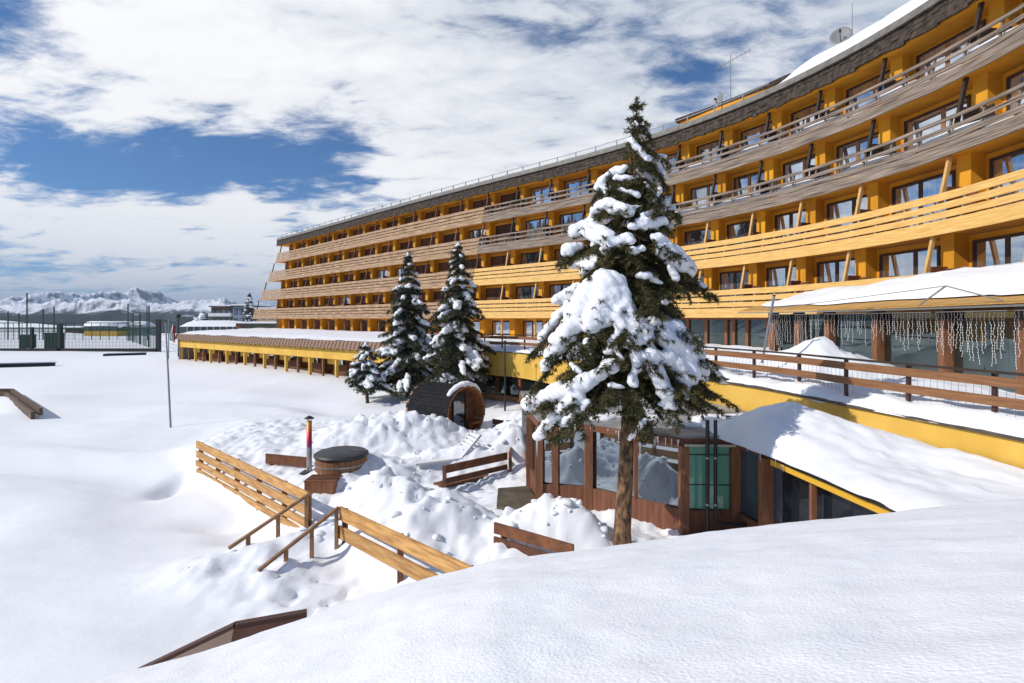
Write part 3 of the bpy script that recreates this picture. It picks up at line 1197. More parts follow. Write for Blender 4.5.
def build_bay():
    t = thing('pool_house', 'low glazed bay with brown posts and flat snowy roof, under the terrace wall', 'pool house', (3, 12, -4.6))
    zt, zb = -2.52, -3.80
    WB = mat('bay_base_wood', (.22, .085, .04), .7, (.14, .05, .024), 2.5, .3, 20, stretch=(6, 6, .6))
    GRN = glass_mat('green_blind_glass', (.12, .38, .25), .05, (.17, .46, .31), 1.3, stretch=(2, 2, .1))
    GRY = glass_mat('grey_blue_glass', (.05, .065, .085), .06)
    SGL = glass_mat('shaded_glass', (.006, .009, .014), .03, fres=.06)
    pts = [Vector((x, y, 0)) for x, y in BAYP]
    cen = Vector((5.8, 13.0, 0))
    def seg(a, b, o0, o1, z0, z1, mb):
        d = (b - a).normalized()
        n = Vector((-d.y, d.x, 0))
        if n.dot(cen - a) < 0:
            n = -n
        q = [a + n * o0, b + n * o0, b + n * o1, a + n * o1]
        mb.hexa([p + Vector((0, 0, z0)) for p in q] + [p + Vector((0, 0, z1)) for p in q])
    base = MB(); head = MB()
    for i in range(len(pts) - 1):
        seg(pts[i], pts[i + 1], .0, .2, -4.9, zb - .003, base)
        seg(pts[i], pts[i + 1], -.02, .2, zt + .002, zt + .14, head)
    base.build('base_wall', WB, t)
    head.build('head_beam', WB, t)
    # posts: at corners and between
    def post(p, w=.17, m=POSTW, z1=zt):
        mb = MB()
        mb.box(p.x - w / 2, p.x + w / 2, p.y - w / 2, p.y + w / 2, -4.6, z1)
        mb.build('post', m, t)
    for i, p in enumerate(pts):
        if i in (1, 2, 3, 4, 5):
            post(p, .17)
    post(P(555, 460, 12.42), .14)
    post(P(766, 490, 9.85), .2)
    post(P(813, 500, 8.6), .08)
    post(P(637, 470, 11.55), .14)
    seglist = [(0, 1, DGL), (1, 2, DGL), (2, 3, BGL), (3, 4, BGL), (4, 5, GRN), (5, 6, GRY), (6, 7, SGL), (7, 8, SGL)]
    for a, b, m in seglist:
        mb = MB()
        seg(pts[a], pts[b], .07, .10, zb, zt, mb)
        pn = mb.build('pane', m, t)
        if m is GRN:
            pn['label'] = 'pane with a green blind behind it'
            bar = MB()
            for z in (-2.72, -3.32):
                seg(pts[a], pts[b], .055, .069, z, z + .018, bar)
            sub(bar, 'glazing_bar', DARKM, pn)
    # white gutter strip and the yellow lintel on the right side
    mb = MB()
    a, b = pts[4], pts[5]
    seg(a, b, -.08, -.021, zt + .0, zt + .045, mb)
    mb.build('gutter', mat('cream_gutter', (.55, .52, .42), .5), t)
    mb = MB()
    seg(pts[6], pts[8], -.16, -.021, zt - .05, zt + .06, mb)
    mb.build('lintel', mat('yellow_lintel', (.72, .40, .03), .7), t)
    mb = MB()
    seg(pts[6], pts[8], -.20, -.0, zt + .065, zt + .138, mb)
    mb.build('dark_roof_edge', DARKW, t)
    # roof deck
    roof = [(x, y) for x, y in BAYP] + [(6.9, 6.4), (6.4, 11.5), (5.7, 14.6), (4.4, 17.5)]
    n = len(roof)
    mb = MB()
    mb.add([(x, y, zt + .141) for x, y in roof] + [(x, y, zt + .2) for x, y in roof],
           [tuple(range(n))[::-1], tuple(range(n, 2 * n))] + [(i, (i + 1) % n, n + (i + 1) % n, n + i) for i in range(n)])
    mb.build('roof', mat('wet_roof', (.16, .155, .15), .5, (.35, .36, .37), 2.0), t)
    # icicles under the front edge
    rnd = random.Random(2)
    ICE = mat('ice', (.75, .8, .85), .15)
    for k in range(36):
        u = rnd.random()
        p = pts[3].lerp(pts[4], u) + Vector((-.03, -.05, zt + .12)) if k < 26 else pts[5].lerp(pts[7], u) + Vector((-.14, -.02, zt + .16))
        mb = MB()
        mb.tube([p, p - Vector((0, 0, rnd.uniform(.05, .24)))], [.012, .001], 5)
        mb.build('icicle', ICE, t)
    # big snow load on the right half of the roof, running up to the terrace wall
    def fnt(y):
        return np.interp(y, [5.0, 6.4, 7.95, 9.55, 10.72, 11.0], [5.22, 5.02, 4.86, 4.62, 4.35, 4.3])
    ys = np.linspace(5.0, 13.2, 110)
    us = np.linspace(0, 1, 70)
    X = np.empty((110, 70)); Y = X.copy(); Z = X.copy()
    for i, y in enumerate(ys):
        x0 = fnt(y) - .26 + .05 * float(vnoise(np.array(y * 3.), np.array(.5)))
        x1 = np.interp(y, [5, 7.65, 9.5, 10.9, 12.8, 13.2], [7.35, 7.15, 6.8, 6.55, 6.25, 6.2]) - .02
        X[i] = x0 + (x1 - x0) * us
        Y[i] = y
    RG = np.array([(4.3, 11.4, -2.22), (4.55, 10.95, -1.98), (4.9, 10.75, -1.76), (5.4, 10.4, -1.62), (5.9, 9.6, -1.80), (6.5, 8.9, -1.97), (7.0, 7.8, -2.08), (7.25, 6.6, -2.10), (7.35, 5.0, -2.1)])
    best = np.full(X.shape, 1e9); zr = np.zeros_like(X); side = np.zeros_like(X)
    for (ax_, ay_, az_), (bx_, by_, bz_) in zip(RG[:-1], RG[1:]):
        dx_, dy_ = bx_ - ax_, by_ - ay_
        l2 = dx_ * dx_ + dy_ * dy_
        tt_ = np.clip(((X - ax_) * dx_ + (Y - ay_) * dy_) / l2, 0, 1)
        qx, qy = X - ax_ - tt_ * dx_, Y - ay_ - tt_ * dy_
        dd = np.hypot(qx, qy)
        k_ = dd < best
        best = np.where(k_, dd, best); zr = np.where(k_, az_ + (bz_ - az_) * tt_, zr)
        side = np.where(k_, np.sign(dx_ * qy - dy_ * qx), side)
    D = X - X[:, :1]
    edge = np.clip(1 - (1 - np.clip(D / .55, 0, 1)) ** 2.4, 0, 1)
    soft = np.sqrt(best ** 2 + .06) - .245
    Z = zr - np.where(side < 0, .30 * soft, .62 * soft)
    Z = np.maximum(Z, -2.20) + .05 * fbm(X * 1.1, Y * 1.1, 3, 12) + .015 * fbm(X * 5, Y * 5, 2, 6)
    Z = -2.38 + (Z + 2.38) * edge * sstep(13.2, 12.4, Y)
    # outer lip hangs down over the edge
    Z[:, 0] = -2.36
    Z[:, 1] = np.minimum(Z[:, 1], -2.24)
    o = grid_mesh('roof_snow', X, Y, Z, SNOW, True, t)
    # thin patchy snow on the left half of the roof
    C, R = [], []
    for px, py, Y_, r in ((600, 432, 12.6, .28), (615, 428, 12.9, .3), (575, 430, 13.2, .35), (650, 428, 12.6, .25), (690, 432, 11.8, .22), (715, 430, 11.8, .25), (732, 436, 11.0, .3), (640, 425, 13.6, .4)):
        C.append(((px - 512) / F * Y_, Y_, zt + .2)); R.append((r * 1.3, r, .09))
    blobs_mesh('patchy_snow', C, R, .04, SNOW, t, .02)


build_bay()

# drain pipes
for px, w in ((707.5, .05), (715.5, .045)):
    x = (px - 512) / F * 10.45
    tt = thing('drain_pipe', 'black upright pipe before the green blind, with an elbow at its foot' if px > 710 else 'straight black upright pipe before the green blind, ending in a pale foot', 'pipe', (x, 10.45, -4.3))
    mb = MB()
    zt_, zb_ = (HY - 420) / F * 10.45, -3.95
    if px > 710:
        mb.tube([(x, 10.45, zt_), (x, 10.45, zb_ + .12), (x + .03, 10.44, zb_ + .04), (x + .12, 10.42, zb_), (x + .75, 10.38, zb_)], .035, 10)
    else:
        mb.tube([(x, 10.45, zt_), (x, 10.45, -4.25)], .038, 10)
    mb.build('tube', DARKM, tt)
    mb = MB()
    for z in (-2.7, -3.6):
        mb.tube([(x, 10.45, z), (x, 10.45, z + .04)], .05, 10)
    mb.build('clamp', METAL, tt)


# ------------------------------------------------------------------ ground
def ground_h(X, Y):
    dl = (X + 4.15) * .68 + (Y - 11.1) * .73         # >0: the plaza side of the fence line
    plaza = sstep(-.35, .35, dl) * sstep(-11.5, -9.0, X + (Y - 15.9) * .2) * sstep(24, 21, Y)
    near = sstep(60, 25, np.hypot(X, Y))
    Z = -4.5 + .10 * fbm(X * .10, Y * .10, 3, 1) * 1.6 + .05 * fbm(X * .33 + Y * .1, Y * .6, 3, 21)
    Z = Z + .28 * plaza * near
    # long soft swells on the lawn
    Z = Z + .13 * np.sin((X * 1.0 + Y * .55) * .42 + 2.2 * vnoise(X * .10, Y * .10, 5)) * sstep(60, 20, Y) * sstep(-5, -10, X)
    Z = Z + .14 * np.sin((X * .3 + Y * 1.0) * .95 + 2.5 * vnoise(X * .15, Y * .15, 15)) * sstep(50, 20, Y) * sstep(-4, -8, X)
    # banked snow against the low wing and the terrace
    wd = (Y - 34) + (X + 7) * .80
    Z = Z + .35 * sstep(-9, 0, wd) * sstep(70, 55, Y)
    # scoops by the left fence
    for x, y, h, rx, ry in ((-9.65, 15.4, -.42, .35, .7), (-6.6, 12.6, -.33, .9, .45), (-5.8, 11.7, -.25, .8, .4), (-4.9, 9.6, -.15, .5, .4)):
        Z = Z + h * np.exp(-((X - x) / rx) ** 2 - ((Y - y) / ry) ** 2)
    rough = np.zeros_like(X)
    for x, y, h, rx, ry in MOUNDS:
        g = np.exp(-((((X - x) / rx) ** 2 + ((Y - y) / ry) ** 2) ** 1.15))
        Z = Z + h * g
        rough = np.maximum(rough, g * min(1, h * 1.5))
    rough = np.maximum(rough, .38 * plaza * sstep(-1.2, .8, dl))
    Z = Z + rough * (.17 * fbm(X * 1.7, Y * 1.7, 5, 31, .55) + .12 * np.abs(fbm(X * 3.6, Y * 3.6, 3, 41)) - .10 * sstep(.1, .5, vnoise(X * 2.6, Y * 2.6, 51)) + .06 * fbm(X * 4.7, Y * 4.7, 3, 71) + .055 * np.abs(fbm(X * 7.5, Y * 7.5, 2, 61)))
    fl_ = np.exp(-((((X - .1) / .75) ** 2 + ((Y - 12.7) / 1.0) ** 2) ** 2))
    Z = Z * (1 - fl_) + fl_ * -4.28
    # trampled prints down by the steps
    st = np.exp(-((X + 3.4) / 1.1) ** 2 - ((Y - 9.0) / .8) ** 2)
    Z = Z - .10 * st * sstep(.25, .5, vnoise(X * 5, Y * 5, 77))
    Z = Z - .75 * sstep(-23.3, -25.3, X + (Y - 25) * 1.1) * sstep(25.4, 26.8, Y) * sstep(31.6, 30.0, Y) * sstep(-62, -58, X)
    # far: rolling country, then it drops behind the court towards the valley
    R = np.hypot(X, Y)
    Z = Z - 60 * sstep(160, 900, R)
    # snowy knoll behind the court, forested slopes to the west and south (mirrored in the glass)
    Z = Z + 6.5 * np.exp(-((X + 172) / 38) ** 2 - ((Y - 165) / 40) ** 2)
    return Z


MOUNDS = [(-4.1, 18.2, .80, 1.7, 1.2), (-2.6, 18.9, .55, 1.3, 1.0), (-5.6, 17.6, .35, 1.3, .9),
          (-3.3, 12.2, .50, .7, .7), (-2.6, 11.7, .62, .8, .7), (-1.7, 11.3, .52, .9, .8), (-.9, 11.0, .30, .8, .6), (-2.0, 10.4, .35, 1.0, .5),
          (-4.1, 10.6, .30, .5, .4),
          (.9, 10.35, .52, 1.05, .6), (1.3, 10.0, .28, .5, .4), (.55, 10.5, .26, .32, .3), (1.35, 10.55, .24, .38, .3), (.95, 10.2, .16, .22, .22), (.1, 10.5, .22, .4, .35),
          (.05, 16.2, .85, .6, .8), (-1.0, 15.8, .55, 1.0, .6), (-2.4, 15.6, .35, 1.2, .7),
          (.4, 19.5, .55, 1.4, 1.2), (1.2, 22.3, .5, 2, 1.2), (-3.0, 14.6, .25, .8, .6),
          (-4.35, 14.5, .54, 1.15, 1.05), (-4.7, 9.75, .34, 1.3, .9)]


def axis(dense0, dense1, step, far0, far1, growth=1.13):
    a = list(np.arange(dense0, dense1, step))
    s, v = step, dense0
    left = []
    while v > far0:
        s *= growth
        v -= s
        left.append(v)
    s, v = step, a[-1]
    right = []
    while v < far1:
        s *= growth
        v += s
        right.append(v)
    return np.array(left[::-1] + a + right)


gx = axis(-12.5, 5.5, .075, -30000, 30000, 1.09)
gy = axis(6.0, 22.5, .075, -30000, 30000, 1.09)
GX, GY = np.meshgrid(gx, gy)
struct(grid_mesh('snow_ground', GX, GY, ground_h(GX, GY), SNOW))


def gh(x, y):
    return float(ground_h(np.array([float(x)]), np.array([float(y)]))[0])


# ------------------------------------------------------------------ near snow bank
def build_bank():
    cp = [(-400, 760), (90, 683), (200, 655), (300, 621), (400, 587), (450, 573), (500, 561), (600, 546), (700, 534), (800, 522), (900, 512), (1024, 499), (1400, 470)]
    cpx, cpy = zip(*cp)
    xs = np.linspace(-1.25, 2.2, 330)          # X / Y of a fan of rays, used only to lay out the grid
    rs = np.r_[np.linspace(.6, 4.6, 170), np.linspace(4.63, 8.0, 60)]
    T, R = np.meshgrid(xs, rs)
    crest = np.interp(512 + F * T, cpx, cpy)
    yc = np.interp(512 + F * T, [-400, 100, 300, 600, 1024, 1400], [3.6, 3.9, 4.2, 4.6, 4.5, 4.2])
    k = (crest - HY) / F                       # slope to the crest
    Y = R
    X = T * Y
    zc = -k * yc
    d = (yc - Y)
    # gently rising towards the camera side, rolling over beyond the crest
    Znear = zc + .10 * np.clip(d, 0, 9) * (1 + .0 * d) - .045 * np.clip(d, 0, 9) ** 2 * 0
    slope = k * .62
    Znear = zc + np.where(d > 0, d * slope, 0)
    # round the crest: tangent with the view line at the crest
    e = np.clip(-d, 0, 9)
    Zfar = zc - k * e - .42 * e ** 1.7
    blend = np.clip(d, 0, None)
    Znear = zc + k * blend - (k - slope) * (blend - .9 * (1 - np.exp(-blend / .9)))
    Z = np.where(d >= 0, Znear, Zfar)
    Z = Z + .018 * fbm(X * 1.1, Y * 1.1, 3, 61) + .004 * fbm(X * 7, Y * 7, 3, 62)
    Z = np.maximum(Z, -4.9)
    o = grid_mesh('snow_bank', X, Y, Z, SNOWFINE)
    struct(o)


build_bank()

# ------------------------------------------------------------------ mountains
def build_mountains():
    m = bpy.data.materials.new('mountain_snow_rock')
    m.use_nodes = True
    N, L = m.node_tree.nodes, m.node_tree.links
    b = N['Principled BSDF']
    b.inputs['Roughness'].default_value = .9
    b.inputs['Specular IOR Level'].default_value = .1
    geo = N.new('ShaderNodeNewGeometry')
    sp = N.new('ShaderNodeSeparateXYZ'); L.new(geo.outputs['Normal'], sp.inputs[0])
    pp = N.new('ShaderNodeSeparateXYZ'); L.new(geo.outputs['Position'], pp.inputs[0])
    tc = N.new('ShaderNodeTexCoord')
    t = N.new('ShaderNodeTexNoise'); t.inputs['Scale'].default_value = .006; t.inputs['Detail'].default_value = 8; t.inputs['Roughness'].default_value = .65
    L.new(tc.outputs['Object'], t.inputs['Vector'])
    # rock where steep
    ad = N.new('ShaderNodeMath'); ad.operation = 'MULTIPLY_ADD'
    L.new(t.outputs['Fac'], ad.inputs[0]); ad.inputs[1].default_value = .7; L.new(sp.outputs[2], ad.inputs[2])
    r1 = N.new('ShaderNodeMapRange'); L.new(ad.outputs[0], r1.inputs['Value'])
    r1.inputs['From Min'].default_value = 1.02; r1.inputs['From Max'].default_value = 1.18
    # forest low down
    ad2 = N.new('ShaderNodeMath'); ad2.operation = 'MULTIPLY_ADD'
    L.new(t.outputs['Fac'], ad2.inputs[0]); ad2.inputs[1].default_value = 420.; L.new(pp.outputs[2], ad2.inputs[2])
    r2 = N.new('ShaderNodeMapRange'); L.new(ad2.outputs[0], r2.inputs['Value'])
    r2.inputs['From Min'].default_value = 250; r2.inputs['From Max'].default_value = 330
    mx = N.new('ShaderNodeMix'); mx.data_type = 'RGBA'
    L.new(r1.outputs[0], mx.inputs['Factor'])
    mx.inputs['A'].default_value = (.13, .13, .14, 1); mx.inputs['B'].default_value = (.86, .88, .92, 1)
    mx2 = N.new('ShaderNodeMix'); mx2.data_type = 'RGBA'
    L.new(r2.outputs[0], mx2.inputs['Factor'])
    mx2.inputs['A'].default_value = (.035, .045, .045, 1)
    L.new(mx.outputs['Result'], mx2.inputs['B'])
    L.new(mx2.outputs['Result'], b.inputs['Base Color'])
    th = np.concatenate([np.linspace(-math.pi, -1.1, 200, endpoint=False), np.linspace(-1.1, 0, 900, endpoint=False), np.linspace(0, math.pi, 250)])
    rr = np.concatenate([np.linspace(1500, 4200, 30), np.linspace(4300, 13000, 150)])
    T, R = np.meshgrid(th, rr)
    X, Y = R * np.sin(T), R * np.cos(T)
    sc = 1 / 1500.
    rid = 0
    a = 1.
    for i in range(8):
        n = vnoise(X * sc * 2 ** i + 3.3 * i, Y * sc * 2 ** i + 1.7 * i, 90 + i)
        rid = rid + a * (1 - np.abs(n)) ** 2
        a *= .5
    rid = rid / 1.9
    env = sstep(1700, 3600, R) * .34 + sstep(4500, 8500, R) * .66
    px = 512 + F * np.tan(np.clip(T, -1.2, 1.2))
    top = np.interp(px, [-200, 0, 40, 75, 100, 120, 150, 185, 215, 235, 300, 1200], [400, 360, 370, 385, 450, 400, 380, 420, 390, 260, 200, 200])
    top = np.where(np.abs(T) > 1.2, 600, top)
    Z = -70 + (rid ** 1.25) * env * top * 1.18
    for pxp, r0, h, w in ((105, 9500, 210, 700), (213, 9000, 220, 650), (20, 9000, 60, 900)):
        ang = math.atan((pxp - 512) / F)
        cx, cy = r0 * math.sin(ang), r0 * math.cos(ang)
        Z = Z + h * np.clip(1 - np.hypot(X - cx, Y - cy) / w / 1.6, 0, 1) * (.8 + .3 * rid)
    o = grid_mesh('mountains', X, Y, Z, m, True)
    struct(o)


build_mountains()


# ------------------------------------------------------------------ spruces
def foliage_mat(name, a, b, sc=3.0):
    m = mat(name, a, .7, b, sc, contrast=(.3, .7), spec=.3)
    return m


NEED_BIG = foliage_mat('needles_olive', (.034, .040, .014), (.125, .105, .040), 2.2)
NEED_MID = foliage_mat('needles_dark', (.026, .036, .022), (.10, .10, .06), 1.6)
BARK = mat('bark', (.34, .19, .09), .9, (.07, .04, .025), 13, 1.0, 30, stretch=(1, 1, .4), contrast=(.38, .62), bdist=.05)
BARKD = mat('bark_dark', (.10, .06, .035), .9, (.05, .032, .02), 9, .8, 20)


class Crown:
    def __init__(self, seed):
        self.rs = np.random.RandomState(seed)
        self.seg0, self.seg1, self.n = [], [], []
        self.tw = MB()

    def limb(self, pts, r0, twig_len, dens=1.0, droop=.35):
        """a branch with side twigs; records twig segments for the needles"""
        rs = self.rs
        pts = [Vector(p) for p in pts]
        self.tw.tube(pts, [r0 * (1 - .85 * i / (len(pts) - 1)) for i in range(len(pts))], 5, False)
        L = sum((pts[i + 1] - pts[i]).length for i in range(len(pts) - 1))
        nt = max(4, int(L / .085 * dens))
        for k in range(nt):
            u = .12 + .88 * (k + rs.rand() * .8) / nt
            f = u * (len(pts) - 1)
            i = min(int(f), len(pts) - 2)
            p = pts[i].lerp(pts[i + 1], f - i)
            d = (pts[i + 1] - pts[i]).normalized()
            sdv = d.cross(Vector((0, 0, 1)))
            if sdv.length < .05:
                sdv = Vector((1, 0, 0))
            sdv.normalize()
            side = 1 if k % 2 else -1
            dirn = (d * (.45 + .5 * rs.rand()) + sdv * side * (.75 + .4 * rs.rand()) + Vector((0, 0, -droop * (.4 + rs.rand())))).normalized()
            ln = twig_len * (.35 + .75 * math.sin(math.pi * min(1, .18 + .82 * (1 - u)) ** .9 * .55)) * (.6 + .7 * rs.rand())
            q = p + dirn * ln
            q.z -= ln * .18
            self.seg0.append(p[:]); self.seg1.append(q[:])
            if ln > .22 and rs.rand() < .8:      # forked twigs
                for sg in (-1, 1):
                    m_ = p.lerp(q, .35 + .3 * rs.rand())
                    d2 = (dirn + dirn.cross(Vector((0, 0, 1))) * sg * .9 + Vector((0, 0, -.25))).normalized()
                    self.seg0.append(m_[:]); self.seg1.append((m_ + d2 * ln * .5)[:])
        for i in range(len(pts) - 1):
            self.seg0.append(pts[i][:]); self.seg1.append(pts[i + 1][:])

    def needles(self, nl, nw, per_m, name, m, parent):
        rs = self.rs
        a, b = np.array(self.seg0), np.array(self.seg1)
        ln = np.linalg.norm(b - a, axis=1)
        cnt = np.maximum(5, (ln * per_m).astype(int))
        idx = np.repeat(np.arange(len(a)), cnt)
        u = rs.rand(len(idx)) ** .8
        p = a[idx] + (b[idx] - a[idx]) * u[:, None]
        d = (b - a)[idx] / np.maximum(ln[idx], 1e-6)[:, None]
        r = rs.normal(size=(len(idx), 3))
        r -= d * (r * d).sum(1)[:, None]
        r /= np.linalg.norm(r, axis=1)[:, None]
        dr = d * (.35 + .55 * rs.rand(len(idx)))[:, None] + r * .85
        dr /= np.linalg.norm(dr, axis=1)[:, None]
        w = np.cross(dr, rs.normal(size=(len(idx), 3)))
        w /= np.linalg.norm(w, axis=1)[:, None]
        L = nl * (.6 + .7 * rs.rand(len(idx)))
        tip = p + dr * L[:, None]
        W = nw * (.7 + .6 * rs.rand(len(idx)))
        V = np.stack([p - w * W[:, None] * .5, p + w * W[:, None] * .5, tip], 1).reshape(-1, 3)
        Q = np.arange(len(V)).reshape(-1, 3)
        return np_mesh(name, V, Q, m, False, parent)


def trunk_mesh(base, top, r0, r1, m, parent, n=14):
    mb = MB()
    base, top = Vector(base), Vector(top)
    pts, rad = [], []
    for i in range(15):
        u = i / 14
        q = base.lerp(top, u)
        q.x += .02 * math.sin(u * 9 + r0 * 30)
        q.y += .02 * math.cos(u * 7)
        pts.append(q)
        rad.append((r0 + (r1 - r0) * u) * (1 + .35 * max(0, 1 - u * 14)))
    mb.tube(pts, rad, n)
    mb.build('trunk', m, parent, True)


def poke(cr, so, n, ln, rs, axis):
    """twig tips that come out of the snow, mostly along its lower rims"""
    me = so.data
    k = len(me.vertices)
    co = np.empty(k * 3, np.float32); me.vertices.foreach_get('co', co)
    no = np.empty(k * 3, np.float32); me.vertices.foreach_get('normal', no)
    co, no = co.reshape(-1, 3), no.reshape(-1, 3)
    w = np.where(no[:, 2] < -.05, 1.0, np.where(no[:, 2] < .45, .45, .05))
    idx = rs.choice(k, n, p=w / w.sum())
    for i in idx:
        out = Vector((co[i][0] - axis[0], co[i][1] - axis[1], 0)).normalized()
        d = (Vector(no[i]) * .6 + out * .7 + Vector((rs.normal() * .35, rs.normal() * .35, -.35))).normalized()
        p = Vector(co[i]) - d * .06
        q = p + d * rs.uniform(*ln)
        cr.seg0.append(p[:]); cr.seg1.append(q[:])


def big_spruce():
    BX, BY, BZ = 2.0, 9.8, gh(2.0, 9.8) - .25
    t = thing('spruce_tree', 'big snow laden spruce in the middle, its bare trunk before the pool house', 'tree', (BX, BY, BZ))
    def axis_x(z):
        return 2.0 + .27 * (z - (-4.1)) / 8.2
    ztop = (HY - 97) / F * BY
    trunk_mesh((BX, BY, BZ), (axis_x(ztop - .5), BY, ztop - .5), .165, .02, BARK, t)
    rs = np.random.RandomState(11)
    cr = Crown(4)
    zpx = np.array([95, 110, 150, 200, 250, 300, 350, 400, 425, 445])
    wpx = np.array([3, 7, 14, 36, 56, 74, 90, 102, 98, 70])
    def halfw(z):
        return float(np.interp(HY - z * F / BY, zpx, wpx)) / F * BY
    # leader and whorls
    cr.limb([(axis_x(ztop - .9), BY, ztop - .9), (axis_x(ztop), BY, ztop)], .02, .07, 1.6, -.3)
    z = ztop - .22
    zb = (HY - 374) / F * BY
    k = 0
    while z > zb:
        R = max(.10, halfw(z))
        nb = 4 if R < .4 else (6 if R < 1.0 else 7)
        ph = rs.rand() * 6.28
        for b in range(nb):
            an = ph + b * 6.283 / nb + rs.normal() * .16
            r = R * (.48 + .68 * rs.rand())
            up = .22 if R < .35 else .02
            dr = .18 if R < .35 else (.42 + .25 * rs.rand())
            pts = []
            for q in range(7):
                u = q / 6
                pts.append((axis_x(z) + math.cos(an) * r * u, BY + math.sin(an) * r * u, z + .05 + r * (up * u - dr * u ** 1.7) + (.06 * r * u ** 4)))
            cr.limb(pts, .012 + .018 * R, .05 + .25 * min(R, 1.0), 1.0 if R > .4 else .7)
        z -= (.20 if R < .5 else .26) * (.8 + .4 * rs.rand())
        k += 1
    # a few long dark lower sprays on the right and left
    for px, py, py0, dy in ((738, 408, 362, -.2), (722, 412, 375, .4), (706, 412, 380, -.7), (690, 416, 385, -.2), (660, 418, 388, -.9), (545, 432, 385, -.3), (540, 345, 290, -.3),
                            (690, 298, 262, -.2), (703, 286, 258, .1), (575, 420, 385, -.9), (600, 408, 385, -1.0), (680, 402, 372, -1.2), (715, 395, 355, -.4), (700, 400, 360, -.9), (670, 412, 372, .5), (562, 265, 240, 0), (648, 440, 405, -.5)):
        tip = P(px, py, BY + dy)
        z0 = (HY - py0) / F * BY
        st = Vector((axis_x(z0), BY, z0))
        pts = [st.lerp(tip, q / 6) + Vector((0, 0, .14 * math.sin(math.pi * q / 6))) for q in range(7)]
        cr.limb(pts, .03, .24, 1.5, .5)
    # snow: drawn out along the loaded boughs; depth from a cone round the trunk
    def cone_y(px, py, k=.72, dy=0):
        w = np.interp(py, zpx, wpx) * .92
        dx = px - (512 + F * axis_x((HY - py) / F * BY) / BY)
        return BY - k * math.sqrt(max(0, w * w - dx * dx)) / F * BY + dy
    ST = [([(631, 140), (645, 160)], 3.5, 4.5), ([(645, 160), (664, 157)], 4, 4), ([(653, 160), (661, 170), (663, 178)], 5, 3.5), ([(598, 189), (606, 177), (626, 168)], 5, 5.5),
          ([(600, 184), (607, 193)], 5, 4), ([(615, 180), (637, 178)], 3.5, 4.5), ([(619, 190), (637, 196)], 3.5, 4), ([(593, 214), (608, 203), (628, 213)], 6, 8), ([(605, 206), (616, 212)], 7, 6),
          ([(645, 182), (651, 190)], 4, 3.5), ([(659, 190), (654, 203)], 3.5, 4.5), ([(642, 215), (673, 209)], 4, 4.5), ([(640, 223), (662, 221)], 6, 6),
          ([(577, 233), (590, 226), (606, 242)], 8, 9), ([(590, 232), (598, 240)], 9, 8), ([(604, 252), (628, 238)], 6, 7), ([(632, 228), (664, 224)], 5, 5.5), ([(567, 253), (580, 248)], 8, 7),
          ([(573, 266), (593, 266)], 5, 5), ([(656, 240), (673, 252), (688, 273)], 7, 9), ([(663, 250), (682, 268)], 8, 8), ([(632, 252), (643, 250)], 5, 5), ([(642, 276), (661, 284)], 6, 4), ([(695, 280), (704, 287)], 4, 4.5),
          ([(664, 303), (670, 302)], 3, 3), ([(603, 280), (580, 299), (560, 314), (541, 340)], 8, 6), ([(603, 284), (587, 312), (566, 337), (551, 358), (543, 372)], 13, 6), ([(604, 290), (598, 315), (592, 330)], 16, 11),
          ([(592, 296), (578, 318), (570, 326)], 14, 9), ([(596, 276), (618, 279)], 5, 6), ([(618, 284), (627, 314), (633, 338), (637, 362), (633, 386)], 9, 6), ([(620, 300), (634, 322), (645, 331), (648, 341)], 9, 7), ([(612, 290), (616, 314), (624, 328)], 12, 9),
          ([(587, 341), (588, 347)], 6, 5), ([(624, 327), (614, 340), (607, 354)], 5, 4.5), ([(612, 367), (593, 380), (573, 391), (552, 395)], 8, 9), ([(552, 397), (530, 405)], 8, 9.5), ([(576, 398), (556, 416), (537, 438)], 8, 6),
          ([(588, 406), (562, 426)], 6, 5), ([(610, 385), (623, 388)], 5, 4), ([(644, 421), (630, 440)], 4.5, 4), ([(655, 324), (679, 332), (693, 349), (699, 377)], 8, 9), ([(664, 338), (684, 352), (690, 374)], 11, 10),
          ([(648, 360), (674, 362), (688, 384)], 9, 10), ([(655, 366), (662, 388), (672, 408)], 9, 7), ([(704, 366), (722, 380)], 5, 5), ([(684, 392), (687, 397)], 5, 5), ([(648, 322), (654, 326)], 4, 4),
          ([(617, 352), (622, 360)], 3, 3), ([(650, 345), (656, 352)], 4, 3), ([(571, 365), (580, 372)], 3, 3), ([(634, 122), (638, 128)], 2, 2.5), ([(640, 130), (650, 134)], 2, 2.5), ([(622, 205), (640, 206)], 3, 3), ([(670, 268), (676, 280)], 3, 4)]
    C, R = [], []
    ST += [([(600, 285), (577, 316), (558, 343)], 12, 8), ([(607, 285), (608, 308), (604, 322)], 14, 9), ([(596, 284), (584, 300)], 10, 10), ([(612, 284), (622, 306)], 10, 8)]
